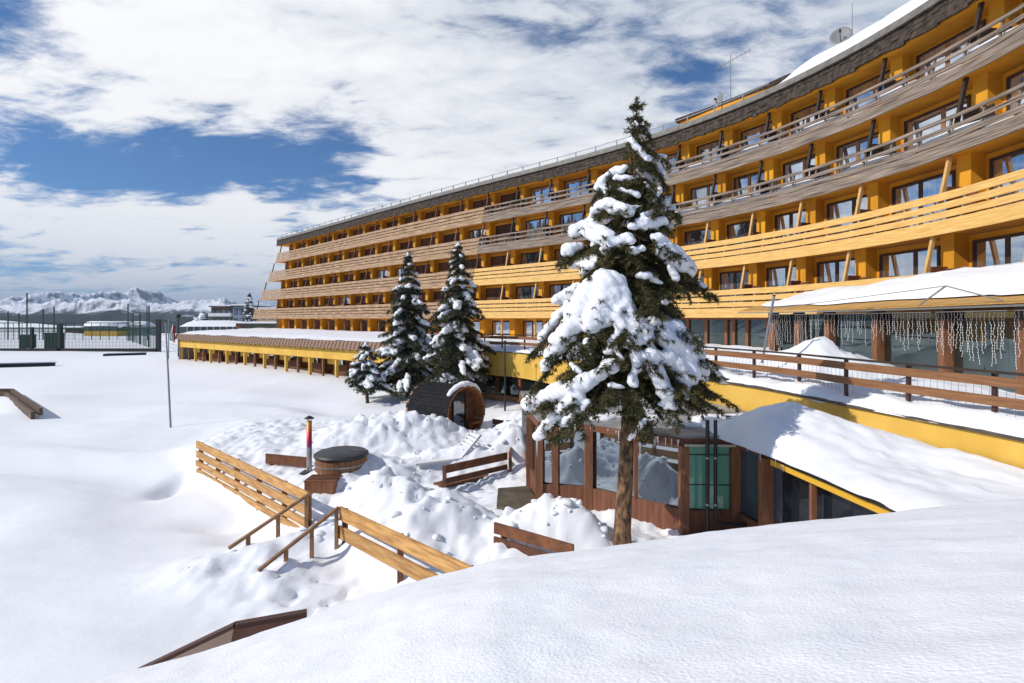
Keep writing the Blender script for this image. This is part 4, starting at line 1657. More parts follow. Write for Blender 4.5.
    for pl, r0, r1 in ST:
        q3 = [P(x, y, cone_y(x, y)) for x, y in pl]
        n = len(q3)
        L = sum((q3[i + 1] - q3[i]).length for i in range(n - 1))
        m_ = max(3, int(L / .04))
        for i in range(m_ + 1):
            f = i / m_ * (n - 1)
            j = min(int(f), n - 2)
            c = q3[j].lerp(q3[j + 1], f - j)
            rp = r0 + (r1 - r0) * i / m_
            r = rp * (.86 if rp < 7.5 else 1.0) / F * c.y * (.84 + .3 * rs.rand() if rp < 8 else .94 + .12 * rs.rand())
            c = c + Vector((0, 0, r * .25))
            C.append(c + Vector(rs.normal(size=3) * r * (.14 if rp < 8 else .07)))
            R.append((r, r * 1.05, r * (.72 if rp < 8 else .9)))
            if rs.rand() < (.35 if rp < 8 else .12):
                r2 = r * rs.uniform(.45, .75)
                C.append(c + Vector((rs.normal() * r * .6, rs.normal() * r * .4, -abs(rs.normal()) * r * .5)))
                R.append((r2, r2, r2 * .7))
        # the bough under the load
        tip = q3[-1] if abs(q3[-1].x - axis_x(0)) + abs(q3[-1].y - BY) > abs(q3[0].x - axis_x(0)) + abs(q3[0].y - BY) else q3[0]
        z0 = max(q3[0].z, q3[-1].z) + .12
        st = Vector((axis_x(z0), BY, z0))
        under = [st] + [(st.lerp(tip, u) + Vector((0, -.05 * u, .10 * math.sin(math.pi * u) - .05 * u - .02))) for u in (.25, .5, .75, 1.0, 1.14)]
        cr.limb(under, .025, .24, 1.7, .55)
    # loads on the far side, thinner
    for k in range(46):
        z = rs.uniform(zb + .4, ztop - 1.2)
        w = halfw(z)
        an = rs.uniform(.15, math.pi - .15)
        rr = w * rs.uniform(.5, .95)
        c = Vector((axis_x(z) + math.cos(an) * rr, BY + math.sin(an) * rr, z - .25 * rr))
        r = rs.uniform(.06, .15) * (.5 + .5 * min(1, w))
        for q in range(6):
            u = (q / 5 - .5) * 3.2 * r
            C.append(c + Vector((math.cos(an) * u, math.sin(an) * u, -.45 * u)) + Vector(rs.normal(size=3) * r * .15))
            R.append((r * 1.1, r * 1.1, r * .75))
    so = blobs_mesh('snow_load', C, R, .020, SNOWTREE, t, .028, .17, 16)
    poke(cr, so, 520, (.07, .17), rs, (BX, BY))
    cr.tw.build('limbs', BARKD, t)
    o = cr.needles(.08, .016, 170, 'crown', NEED_BIG, t)
    # icicles from the lowest loads
    for px, py, ln in ((632, 390, .42), (545, 440, .18), (560, 428, .2), (575, 424, .16), (640, 442, .3), (603, 356, .2), (537, 441, .3)):
        c = P(px, py, cone_y(px, py))
        mb = MB()
        mb.tube([c, c - Vector((0, 0, ln))], [.012, .001], 5)
        mb.build('icicle', MATS['ice'], t)
    return len(o.data.polygons)


big_spruce()


def small_spruce(label, x, y, H, W, clear, seed, load=.7, lean_x=0., tr=.13, dens=1.0, snow_r=1.0, name='spruce_tree'):
    zb = gh(x, y)
    t = thing(name, label, 'tree', (x, y, zb - .15))
    rs = np.random.RandomState(seed)
    trunk_mesh((x, y, zb - .15), (x + lean_x, y, zb + H * .95), tr, .015, BARKD, t, 10)
    cr = Crown(seed + 50)
    def ax(z):
        return x + lean_x * (z - zb) / H
    cr.limb([(ax(zb + H - .8), y, zb + H - .8), (ax(zb + H), y, zb + H)], .02, .10, 1.4, -.2)
    C, R = [], []
    z = zb + H - .25
    while z > zb + clear:
        u = (zb + H - z) / (H - clear)
        Rr = max(.16, W * (u ** .8) * (1.0 if u < .88 else 1 - (u - .88) * 2.2))
        nb = 5 if Rr < .6 else 7
        ph = rs.rand() * 6.28
        for b in range(nb):
            an = ph + b * 6.283 / nb + rs.normal() * .2
            r = Rr * (.55 + .68 * rs.rand())
            dr = .34 + .42 * rs.rand()
            pts = []
            for q in range(6):
                v = q / 5
                pts.append(Vector((ax(z) + math.cos(an) * r * v, y + math.sin(an) * r * v, z + r * (.05 * v - dr * v ** 1.6) + .08 * r * v ** 4)))
            cr.limb(pts, .012 + .014 * Rr, .12 + .20 * min(Rr, 1.4), .62 * dens)
            if rs.rand() < load:
                lo, hi = rs.uniform(.25, .5), rs.uniform(.75, 1.02)
                rad = (.055 + .085 * min(1.3, Rr) * rs.uniform(.45, 1.6)) * snow_r
                n = max(3, int(r * (hi - lo) / (rad * .5)))
                for q in range(n + 1):
                    v = lo + (hi - lo) * q / n
                    f = v * 5
                    i = min(int(f), 4)
                    c = pts[i].lerp(pts[i + 1], f - i) + Vector((0, 0, rad * .55))
                    kx = math.sin(math.pi * (.15 + .8 * q / n))
                    C.append(c + Vector(rs.normal(size=3) * rad * .22))
                    R.append((rad * (.6 + .6 * kx), rad * (.6 + .6 * kx), rad * (.45 + .35 * kx)))
        z -= (.20 if Rr < .5 else .33) * (.7 + .6 * rs.rand())
    C.append(Vector((ax(zb + H - .1), y, zb + H - .12))); R.append((.09, .09, .16))
    so = blobs_mesh('snow_load', C, R, .04, SNOWTREE, t, .04, .22, 8)
    poke(cr, so, int(260 * H / 8), (.15, .32), rs, (x, y))
    cr.tw.build('limbs', BARKD, t)
    cr.needles(.14, .036, 80, 'crown', NEED_MID, t)


small_spruce('snowy spruce behind the barrel sauna, shorter of the tall pair', -5.75, 30.0, 8.05, 2.3, .9, 21, .5)
small_spruce('slender tall snowy spruce right above the barrel sauna', -2.75, 27.6, 8.3, 2.2, .9, 33, .55)
small_spruce('small leaning snowy spruce, shortest tree left of the barrel sauna', -7.75, 29.0, 3.3, 1.4, .9, 45, .7, -.1, .10, 1.2, 1.15)


# ------------------------------------------------------------------ plaza: fences, tub, sauna, benches
FD = Vector((.73, -.68, 0)).normalized()


def board_fence(name, label, cat, a, b, ztop, boards, depth_dir, m, posts, lean_=0.0):
    """boards (top offset, bottom offset) between a and b, with posts behind"""
    a, b = Vector((a[0], a[1], 0)), Vector((b[0], b[1], 0))
    n = Vector(depth_dir).normalized()
    t = thing(name, label, cat, (a.x, a.y, ztop - 1.0))
    rnd = random.Random(len(label))
    for k, (o0, o1) in enumerate(boards):
        mb = MB()
        j = rnd.uniform(-.01, .01)
        mb.beam(a + Vector((0, 0, ztop - (o0 + o1) / 2)) + n * j, b + Vector((0, 0, ztop - (o0 + o1) / 2)) + n * j, .045, o1 - o0)
        o = mb.build('board', m, t)
    L = (b - a).length
    for u in posts:
        p = a.lerp(b, u) + n * .075
        mb = MB()
        mb.beam(p + Vector((0, 0, ztop - 1.5)), p + Vector((0, 0, ztop - .05)), .09, .09, (1, 0, 0))
        mb.build('post', BRNW, t)
    return t


def handrail(parent, a, b, posts):
    mb = MB()
    a, b = Vector(a), Vector(b)
    mb.beam(a, b, .06, .05)
    mb.build('handrail', HANDW, parent)
    for u in posts:
        p = a.lerp(b, u)
        mb = MB()
        mb.beam(p - Vector((0, 0, .95)), p - Vector((0, 0, .02)), .06, .06, (1, 0, 0))
        mb.build('rail_post', HANDW, parent)


HANDW = mat('handrail_wood', (.30, .16, .07), .65, (.20, .10, .04), 6)
f1 = board_fence('board_fence', 'long golden slatted fence with a handrail running down to the hot tub steps', 'fence', (-9.28, 15.9), (-4.22, 11.16), -3.57,
                 [(0, .21), (.30, .48), (.57, .74), (.82, .96)], (.68, .73, 0), FENW, (.02, .22, .42, .62, .82, .985))
handrail(f1, (-4.15, 11.1, -3.58), (-5.22, 9.95, -4.22), (.05, .42, .78))
f2 = board_fence('board_fence', 'golden fence of wide boards in front of the big snow mound, right of the steps', 'fence', (-3.28, 10.3), (-.58, 7.78), -3.57,
                 [(0, .25), (.36, .60)], (.68, .73, 0), FENW, (.015, .5, .97))
handrail(f2, (-3.3, 10.28, -3.58), (-4.32, 9.2, -4.28), (.03, .36, .68))
f3 = board_fence('board_fence', 'low brown board edging in the snow before the pool house', 'fence', (-.33, 10.0), (1.02, 9.0), -3.76, [(0, .2), (.26, .44)], (.6, .8, 0), BRNW, (.1, .9))


def build_tub():
    cx, cy, zt = -4.5, 14.25, -3.52
    t = thing('hot_tub', 'round wooden hot tub with dark lid between snow mounds', 'hot tub', (cx, cy, -4.3))
    W = mat('tub_staves', (.30, .14, .06), .6, (.20, .085, .035), 4, .3, 20, stretch=(5, 5, .4))
    mb = MB()
    n = 28
    for k in range(n):
        a0, a1 = k / n * 6.2832, (k + .94) / n * 6.2832
        def pt(a, r, z):
            return (cx + r * math.cos(a), cy + r * math.sin(a), z)
        mb.hexa([pt(a0, .66, -4.5), pt(a1, .66, -4.5), pt(a1, .60, -4.5), pt(a0, .60, -4.5), pt(a0, .66, zt - .09), pt(a1, .66, zt - .09), pt(a1, .60, zt - .09), pt(a0, .60, zt - .09)])
    mb.tube([(cx, cy, -4.5), (cx, cy, zt - .12)], .62, 28)
    mb.build('tub_wall', W, t)
    mb = MB()
    for z in (zt - .25, zt - .55):
        mb.tube([(cx, cy, z - .02), (cx, cy, z + .02)], .672, 32)
    mb.build('hoop', METAL, t)
    mb = MB()
    prof = [(.0, .10), (.25, .095), (.50, .07), (.64, .03), (.70, -.01), (.70, -.06), (.66, -.07), (0, -.07)]
    vs, fs = [], []
    m_ = 36
    for r, z in prof:
        for k in range(m_):
            a = k / m_ * 6.2832
            vs.append((cx + r * math.cos(a), cy + r * math.sin(a), zt + z))
    for i in range(len(prof) - 1):
        for k in range(m_):
            fs.append((i * m_ + k, (i + 1) * m_ + k, (i + 1) * m_ + (k + 1) % m_, i * m_ + (k + 1) % m_))
    mb.add(vs, fs)
    lid = mb.build('lid', mat('tub_lid', (.035, .035, .038), .5, (.06, .06, .062), 5), t, True)
    mb = MB()
    mb.beam((cx - .68, cy + .05, zt + .085), (cx + .68, cy - .05, zt + .085), .02, .012)
    sub(mb, 'seam', METAL, lid).location = -Vector((cx, cy, -4.3)) * 0
    # slatted step box before the tub
    b = thing('step_box', 'slatted brown step box in the snow before the hot tub', 'steps', (-4.55, 13.2, -4.4))
    mb = MB()
    x0, x1, y0, y1, z0, z1 = -5.0, -4.3, 13.0, 13.55, -4.5, -3.93
    mb.box(x0, x1, y0, y0 + .03, z0, z1)
    mb.box(x0, x0 + .03, y0 + .032, y1, z0, z1)
    mb.box(x1 - .03, x1, y0 + .032, y1, z0, z1)
    mb.build('side_board', POSTW, b)
    for k in range(5):
        mb = MB()
        y = y0 + .005 + k * .12
        mb.box(x0 - .02, x1 + .02, y, y + .085, z1 + .002, z1 + .035)
        mb.build('slat', BRNW, b)
    # stove pipe
    px, py = -5.35, 14.25
    c = thing('stove_pipe', 'upright metal stove pipe with rainbow heat tint and rain cap, left of the hot tub', 'chimney', (px, py, -4.4))
    m = bpy.data.materials.new('heat_tinted_steel')
    m.use_nodes = True
    N, L = m.node_tree.nodes, m.node_tree.links
    bs = N['Principled BSDF']
    bs.inputs['Metallic'].default_value = .35
    bs.inputs['Roughness'].default_value = .4
    ge = N.new('ShaderNodeTexCoord')
    sp = N.new('ShaderNodeSeparateXYZ'); L.new(ge.outputs['Object'], sp.inputs[0])
    mr = N.new('ShaderNodeMapRange'); L.new(sp.outputs[2], mr.inputs['Value'])
    mr.inputs['From Min'].default_value = -3.42; mr.inputs['From Max'].default_value = -2.70
    cr = N.new('ShaderNodeValToRGB'); L.new(mr.outputs[0], cr.inputs[0])
    el = cr.color_ramp.elements
    el[0].position = 0; el[0].color = (.42, .40, .38, 1)
    el[1].position = 1; el[1].color = (.70, .42, .10, 1)
    for p_, c_2 in ((.12, (.30, .05, .22, 1)), (.35, (.55, .04, .05, 1)), (.62, (.75, .10, .04, 1)), (.85, (.62, .30, .06, 1))):
        e = el.new(p_); e.color = c_2
    L.new(cr.outputs[0], bs.inputs['Base Color'])
    mb = MB()
    mb.tube([(px, py, -4.4), (px, py, -2.68)], .068, 14)
    mb.build('pipe', m, c, True)
    mb = MB()
    mb.tube([(px, py, -2.62), (px, py, -2.60), (px, py, -2.54)], [.13, .12, .02], 14)
    for a in (0, 2.1, 4.2):
        mb.beam((px + .05 * math.cos(a), py + .05 * math.sin(a), -2.69), (px + .09 * math.cos(a), py + .09 * math.sin(a), -2.61), .012, .012)
    mb.build('rain_cap', DARKM, c)
    mb = MB()
    mb.box(px - .2, px + .2, py - .2, py + .2, -4.6, -4.02)
    mb.build('stove_body', DARKM, c)


build_tub()
board_fence('wooden_plank_wall', 'low brown plank behind the stove pipe at the hot tub', 'plank wall', (-7.0, 15.35), (-5.55, 14.9), -3.82, [(0, .28)], (.2, 1, 0), BRNW, (.1, .9))
board_fence('wooden_plank_wall', 'brown planks beside the sauna mouth, half sunk in snow', 'plank wall', (-.75, 20.9), (.75, 19.6), -3.85, [(0, .20), (.24, .40)], (.6, .8, 0), BRNW, (.05, .95))


def build_sauna():
    f = Vector((-1.67, 20.0, -3.48)); n = Vector((.78, -.63, 0)).normalized()
    back = f - n * 2.25
    R = 1.0
    t = thing('barrel_sauna', 'wooden barrel sauna with black shingled roof, its open porch facing right', 'sauna', (f.x - 1, f.y + .8, -4.5))
    sd_ = Vector((-n.y, n.x, 0)); up = Vector((0, 0, 1))
    W = mat('sauna_staves', (.42, .17, .06), .55, (.30, .11, .035), 4, .2, 20)
    def ring(c, r, a):
        return c + sd_ * (math.cos(a) * r) + up * (math.sin(a) * r)
    mb = MB()
    k = 36
    for i in range(k):
        a0, a1 = i / k * 6.2832, (i + .96) / k * 6.2832
        mb.hexa([ring(f, R, a0), ring(f, R, a1), ring(f, R - .05, a1), ring(f, R - .05, a0), ring(back, R, a0), ring(back, R, a1), ring(back, R - .05, a1), ring(back, R - .05, a0)])
    mb.build('barrel', W, t)
    # shingles over the upper part
    mb = MB()
    a_lo, a_hi = math.radians(-12), math.radians(192)
    for i in range(22):
        for j in range(10):
            a0 = a_lo + (a_hi - a_lo) * i / 22
            a1 = a_lo + (a_hi - a_lo) * (i + .97) / 22
            u0 = (j + (.5 if i % 2 else 0)) / 10 - .05
            u1 = min(1, u0 + .098)
            u0 = max(0, u0)
            if u1 - u0 < .01:
                continue
            p0, p1 = f.lerp(back, u0), f.lerp(back, u1)
            lo = a0 < math.pi / 2
            rA, rB = (R + .035, R + .02) if lo else (R + .02, R + .035)
            mb.hexa([ring(p0, rA, a0), ring(p0, rB, a1), ring(p0, R + .004, a1), ring(p0, R + .004, a0), ring(p1, rA, a0), ring(p1, rB, a1), ring(p1, R + .004, a1), ring(p1, R + .004, a0)])
    mb.build('shingle_roof', mat('black_shingle', (.011, .011, .013), .85, (.022, .022, .025), 8, spec=.2), t)
    mb = MB()
    for c in (f - n * .18, back + n * .25):
        pts = [ring(c, R + .045, a_lo + (a_hi - a_lo) * q / 24) for q in range(25)]
    for c in (f - n * .18, back + n * .25):
        mb.tube([ring(c, R + .01, 3.1416 + .18 + q / 20 * (3.1416 - .36)) for q in range(21)], .012, 5)
    mb.build('hoop', METAL, t)
    # recessed front wall with door
    wc = f - n * .42
    mb = MB()
    for i in range(16):
        x0, x1 = -1 + i / 8, -1 + (i + .96) / 8
        def zz(x):
            return math.sqrt(max(0, .94 ** 2 - min(abs(x), .94) ** 2))
        q = []
        for d in (0, -.05):
            for (x, sg) in ((x0, -1), (x1, -1), (x1, 1), (x0, 1)):
                q.append(wc + n * d + sd_ * x * .94 + up * sg * zz(x * .94))
        mb.hexa(q)
    mb.build('front_wall', BRNW, t)
    mb = MB()
    c0 = wc + n * .004
    def rect(x0, x1, z0, z1, d0, d1, m_):
        m_.hexa([wc + n * d + sd_ * x + up * z for z in (z0, z1) for (x, d) in ((x0, d0), (x1, d0), (x1, d1), (x0, d1))])
    rect(-.36, -.30, -.85, .72, .004, .05, mb); rect(.30, .36, -.85, .72, .004, .05, mb); rect(-.298, .298, .66, .72, .004, .05, mb)
    d = mb.build('door_frame', DARKW, t)
    mb = MB()
    rect(-.29, .29, -.82, .65, .003, .02, mb)
    sub(mb, 'door_glass', DGL, d)
    mb = MB()
    for sg in (-1, 1):
        rect(sg * .62 - .2, sg * .62 + .2, -.48, -.42, .06, .38, mb)
        rect(sg * .62 - .18, sg * .62 + .18, -.7, -.485, .06, .1, mb)
    mb.build('porch_bench', W, t)
    mb = MB()
    for sg in (-.75, .75):
        mb.beam(f - n * .3 + sd_ * sg + up * -.9, back + n * .3 + sd_ * sg + up * -.9, .12, .35)
    mb.build('cradle', BRNW, t)
    # snow along the front rim
    C, Rr = [], []
    rs = np.random.RandomState(4)
    for q in range(34):
        a = math.radians(38 + q / 33 * 98)
        c = ring(f - n * .16, R + .06, a)
        r = .15 * (.55 + .45 * math.sin(q / 33 * math.pi))
        C.append(c + Vector(rs.normal(size=3) * .012)); Rr.append((r * 1.2, r * 1.2, r * .75))
    blobs_mesh('snow_cap', C, Rr, .03, SNOWTREE, t, .015)


build_sauna()


def build_bench():
    a, b = P(443, 470, 13.7), P(507, 459, 15.1)
    zt = -3.72
    a.z = b.z = zt
    t = thing('garden_bench', 'brown wooden bench back in the snow, two rails between posts', 'bench', (a.x, a.y, -4.4))
    d = (b - a).normalized()
    n = Vector((d.y, -d.x, 0))
    mb = MB()
    mb.beam(a + Vector((0, 0, -.10)), b + Vector((0, 0, -.10)), .05, .20)
    mb.build('back_rail', BRNW, t)
    mb = MB()
    mb.beam(a + Vector((0, 0, -.40)), b + Vector((0, 0, -.40)), .05, .13)
    mb.build('back_rail', BRNW, t)
    for p in (a, b + d * .06):
        mb = MB()
        mb.beam(p + n * .07 - Vector((0, 0, .95)), p + n * .07 + Vector((0, 0, .02)), .09, .09, (1, 0, 0))
        mb.build('post', BRNW, t)
    mb = MB()
    mb.beam(a - n * .25 - Vector((0, 0, .55)), b - n * .25 - Vector((0, 0, .55)), .40, .05)
    mb.build('seat', BRNW, t)
    # short return at the right end
    mb = MB()
    e = b + d * .12
    for z in (-.02, -.32):
        mb.beam(e + Vector((0, 0, z - .05)), e + Vector((.05, 1.2, z + .0)), .05, .16)
    mb.build('side_rail', BRNW, t)
    mb = MB()
    mb.beam(a - d * .45 - n * .1 + Vector((0, 0, -.63)), a + Vector((0, 0, -.63)) - n * .1, .35, .06)
    mb.build('side_shelf', BRNW, t)


build_bench()


def build_lounger(label, x, y, rz, z):
    t = thing('sun_lounger', label, 'sun lounger', (x, y, z))
    WP = mat('white_plastic', (.78, .78, .76), .4)
    t.rotation_euler = (0, 0, rz)
    def add(mb, name):
        o = mb.build(name, WP, None)
        o.parent = t
    mb = MB()
    for k in range(12):
        mb.box(-.3, .3, k * .105, k * .105 + .075, .27, .295)
    add(mb, 'seat')
    mb = MB()
    for k in range(7):
        yy = 1.30 + k * .085
        zz = .30 + k * .085
        mb.hexa([(-.3, yy, zz), (.3, yy, zz), (.3, yy + .02, zz - .02), (-.3, yy + .02, zz - .02), (-.3, yy + .05, zz + .055), (.3, yy + .05, zz + .055), (.3, yy + .07, zz + .035), (-.3, yy + .07, zz + .035)])
    add(mb, 'backrest')
    mb = MB()
    for sx in (-.32, .32):
        mb.beam((sx, -.02, .27), (sx, 1.3, .27), .04, .06)
        mb.beam((sx, 1.3, .27), (sx, 1.92, .90), .04, .06)
    add(mb, 'frame')
    for sx in (-.3, .3):
        for sy in (.1, 1.2):
            mb = MB()
            mb.beam((sx, sy, -.1), (sx, sy, .25), .05, .05, (1, 0, 0))
            add(mb, 'leg')


build_lounger('white slatted lounger sunk in snow left of the brown bench', -2.75, 15.0, -1.1, gh(-2.6, 15.3) - .30)

# stone doorstep at the pool house door
mb = MB()
pts = [(-.35, 12.2), (.45, 11.8), (.6, 12.45), (.42, 13.7), (-.35, 13.5)]
n = len(pts)
zz = -4.22
mb.add([(x, y, -4.34) for x, y in pts] + [(x, y, zz) for x, y in pts], [tuple(range(n))[::-1], tuple(range(n, 2 * n))] + [(i, (i + 1) % n, n + (i + 1) % n, n + i) for i in range(n)])
o = mb.build('doorstep', mat('wet_paving', (.16, .12, .07), .55, (.05, .04, .03), 3.0))
tag(o, 'wet brown paving slab at the pool house door', 'doorstep')

# thin lamp post by the terrace wall
b = P(505, 410, 25.3)
t = thing('lamp_post', 'thin dark lamp post before the yellow terrace wall', 'lamp post', (b.x, b.y, gh(b.x, b.y)))
mb = MB()
mb.tube([(b.x, b.y, -4.6), (b.x, b.y, (HY - 343) / F * 25.3)], [.05, .035], 8)
mb.build('pole', DARKM, t)
mb = MB()
zt = (HY - 343) / F * 25.3
mb.tube([(b.x, b.y, zt), (b.x, b.y, zt + .05), (b.x, b.y, zt + .12)], [.10, .10, .03], 10)
mb.build('lamp_head', DARKM, t)


# ------------------------------------------------------------------ flagpole, pit frame, buried roof
def build_misc():
    b = P(171, 426, 22.6)
    b.z = gh(b.x, b.y)
    top = P(165.5, 322, 22.6)
    t = thing('flagpole', 'thin grey leaning pole standing alone in the snow field', 'flagpole', b[:])
    mb = MB()
    mb.tube([b - Vector((0, 0, .3)), b.lerp(top, .5), top], [.042, .036, .026], 8)
    mb.build('pole', METAL, t)
    mb = MB()
    mb.tube([top, top + Vector((0, 0, .04)), top + Vector((0, 0, .08))], [.03, .045, .01], 8)
    mb.build('finial', DARKM, t)
    # limp flag far off by the wing's corner
    p = P(170, 322, 56)
    z0 = gh(p.x, p.y)
    t = thing('limp_flag', 'limp green white and red flag on a pole at the far end of the wing', 'flag', (p.x, p.y, z0))
    mb = MB()
    mb.tube([(p.x - .15, p.y, z0 - .3), (p.x - .15, p.y, p.z + .35)], .05, 8)
    mb.build('pole', METAL, t)
    cols = [(.03, .14, .06), (.55, .55, .54), (.28, .03, .03)]
    for k, c in enumerate(cols):
        vs, fs = [], []
        for i in range(9):
            for j in range(2):
                vs.append((p.x + (k + j) * .17 + .05 * math.sin(i * .9 + k), p.y + .12 * math.sin((k + j) * 2.2 + i * .5), p.z - .1 - i * .22 - (k + j) * .12))
        for i in range(8):
            fs.append((i * 2, i * 2 + 1, i * 2 + 3, i * 2 + 2))
        m2 = MB()
        m2.add(vs, fs)
        o = m2.build('flag_stripe', mat('flag%d' % k, c, .8), t, True)
        o.modifiers.new('s', 'SOLIDIFY').thickness = .02
    # wooden frame of a sunken pit at the far left
    A, B, C_, D = P(41, 416, 25.0), P(12, 392, 32.0), P(-95, 392, 32.0), P(-60, 416, 25.0)
    t = thing('pit_frame', 'grey brown wooden frame round a sunken snow filled pit at the left edge', 'frame', (A.x, A.y, -4.5))
    PW = mat('pit_boards', (.16, .11, .075), .8, (.09, .06, .04), 5)
    for a, b in ((A, B), (B, C_), (C_, D)):
        for k, (off, z) in enumerate(((0, -4.28), (.28, -4.42))):
            mb = MB()
            d = (b - a).normalized()
            nn = Vector((-d.y, d.x, 0)) * off
            aa, bb = Vector((a.x, a.y, z)) + nn, Vector((b.x, b.y, z)) + nn
            mb.beam(aa, bb, .14, .34)
            mb.build('beam', PW, t)
    # ridge of a buried brown roof just beyond the near bank
    Yr = 5.0
    L0, M0, R0 = P(136, 674, 4.85), P(234, 627, Yr), P(306, 614, 5.25)
    t = thing('brown_shed_roof', 'brown sheet roof ridge poking out behind the near snow bank', 'roof', (M0.x, M0.y, -4.5))
    dn = Vector((.25, -1, -.72))
    for k, (a, b, lab) in enumerate(((L0, M0, 'left'), (M0, R0, 'right'))):
        mb = MB()
        c0, c1 = a + dn * 1.1 + Vector((0, 0, 0)), b + dn * 1.1
        th = Vector((0, 0, -.05))
        mb.hexa([a + th, c0 + th, c1 + th, b + th, a, c0, c1, b])
        mb.build('roof_sheet', mat('brown_sheet', (.105, .045, .028), .55, (.075, .032, .02), 3), t)
    mb = MB()
    dd = dn * .02
    mb.beam(L0 + Vector((0, .02, .0)), M0 + Vector((0, .02, .0)), .07, .05)
    mb.beam(M0 + Vector((0, .02, .0)), R0 + Vector((0, .02, .0)), .07, .05)
    mb.build('ridge_cap', mat('brown_cap', (.085, .038, .024), .6), t)
    mb = MB()
    for p in (L0, M0, R0):
        q = p + dn * .6
        mb.beam(Vector((q.x, q.y, -4.6)), Vector((q.x, q.y, q.z - .06)), .1, .1, (1, 0, 0))
    mb.build('post', BRNW, t)


build_misc()


# ------------------------------------------------------------------ sports court and the far buildings
def build_court():
    G = -4.5
    Y0 = 76
    GREEN = mat('court_green', (.012, .05, .035), .6)
    t = thing('court_fence', 'tall dark green mesh fence with thick posts round the snowy sports court', 'fence', (-60, Y0, G))
    def px(x, Y):
        return (x - 512) / F * Y
    # near line
    for x, zt in ((-60, .7), (-25, .7), (32, -1.1), (60, -.6), (158.5, .0)):
        mb = MB()
        X = px(x, Y0)
        w = .5 if x in (60, 158.5) else .36
        mb.box(X - w / 2, X + w / 2, Y0 - w / 2, Y0 + w / 2, G - .3, zt)
        mb.build('thick_post', mat('dark_green_post', (.012, .022, .022), .6), t)
    mb = MB()
    mb.box(px(-60, Y0), px(158, Y0), Y0 - .06, Y0 + .06, -1.35, -1.15)
    mb.box(px(-60, Y0), px(62, Y0), Y0 - .06, Y0 + .06, -1.75, -1.65)
    mb.build('rail', GREEN, t)
    mb = MB()
    mb.box(px(-60, Y0), px(158, Y0), Y0 - .25, Y0 + .0, G - .3, G + .42)
    mb.build('kerb_board', mat('kerb_dark', (.02, .022, .024), .8), t)
    # mesh: thin wires
    mb = MB()
    x = px(-60, Y0)
    while x < px(158, Y0):
        mb.box(x - .016, x + .016, Y0 + .07, Y0 + .09, G + .3, -1.2)
        x += .2
    z = G + .6
    while z < -1.3:
        mb.box(px(-60, Y0), px(158, Y0), Y0 + .092, Y0 + .11, z, z + .026)
        z += .2
    mb.build('mesh', GREEN, t)
    # right side line running back
    Y1 = 118
    def sidep(u):
        return Vector((px(158, Y0) * (1 - u) + px(128, Y1) * u, Y0 * (1 - u) + Y1 * u, 0))
    for x, u, zt in ((149, .25, 2.2), (140, .45, 1.0), (133, .62, 1.2), (128, .8, 3.2), (147, 1., 2.9)):
        mb = MB()
        Y = Y0 + (Y1 - Y0) * u
        X = px(x, Y)
        mb.box(X - .08, X + .08, Y - .08, Y + .08, G - .3, zt)
        mb.build('tall_post', GREEN, t)
    mb = MB()
    mb.beam(sidep(0) + Vector((0, 0, -1.1)), sidep(1) + Vector((0, 0, -1.1)), .1, .15)
    mb.beam(sidep(0) + Vector((0, 0, -2.4)), sidep(1) + Vector((0, 0, -2.4)), .06, .1)
    u = 0
    while u < 1:
        p = sidep(u)
        mb.box(p.x - .03, p.x + .03, p.y - .03, p.y + .03, G, -1.1)
        u += .035
    mb.build('side_rail', GREEN, t)
    # far line
    for x, py in ((8, 311), (19, 313), (27, 293), (43, 309), (54, 307)):
        mb = MB()
        X = px(x, Y1)
        mb.box(X - .1, X + .1, Y1 - .1, Y1 + .1, G - .3, (HY - py) / F * Y1)
        mb.build('tall_post', GREEN, t)
    mb = MB()
    mb.box(px(-100, Y1), px(140, Y1), Y1 - .06, Y1 + .06, -.9, -.7)
    mb.box(px(-100, Y1), px(140, Y1), Y1 - .06, Y1 + .06, -2.4, -2.25)
    x = px(-100, Y1)
    while x < px(140, Y1):
        mb.box(x - .05, x + .05, Y1 + .07, Y1 + .13, G, -.8)
        x += 1.9
    mb.build('far_rail', GREEN, t)
    # containers at the near line
    for x0, x1, Y, zt, lab in ((19, 28.5, 84, -2.5, 'dark green container by the court fence, the smaller left one'), (44, 57, 80, -2.1, 'dark green container by the court fence, the bigger one beside a thick post')):
        tt = thing('green_container', lab, 'container', (px(x0, Y), Y, G))
        a, b = px(x0, Y), px(x1, Y)
        mb = MB()
        mb.box(a, b, Y, Y + 1.4, G - .2, zt)
        for k in range(4):
            q = a + (b - a) * (k + .5) / 4
            mb.box(q - .05, q + .05, Y - .05, Y - .001, G, zt - .1)
        mb.build('body', mat('container_green', (.012, .045, .03), .6), tt)
        mb = MB()
        mb.box(a - .06, b + .06, Y - .08, Y + 1.5, zt + .003, zt + .12)
        mb.build('lid', mat('container_lid', (.02, .06, .04), .5), tt)
    # low dark walls sticking out of the snow in front
    for (xa, ya, Ya), (xb, yb, Yb), h, lab in (((-60, 368, 49), (55, 364, 53), .32, 'long low dark wall edge in the snow before the court'), ((103, 358.5, 66), (146, 355.5, 69), .26, 'short low dark wall edge in the snow before the court')):
        a, b = P(xa, ya, Ya), P(xb, yb, Yb)
        tt = thing('low_wall', lab, 'low wall', a[:])
        mb = MB()
        a.z = gh(a.x, a.y); b.z = gh(b.x, b.y)
        mb.beam(a + Vector((0, 0, .0)), b + Vector((0, 0, .0)), .4, h * 2)
        mb.build('kerb', mat('kerb_dark', (.02, .022, .024)), tt)
        mb = MB()
        mb.beam(a + Vector((0, .2, h + .05)), b + Vector((0, .2, h + .05)), .5, .1)
        mb.build('snow_cap', SNOW, tt)
    # yellow hut
    Y = 140
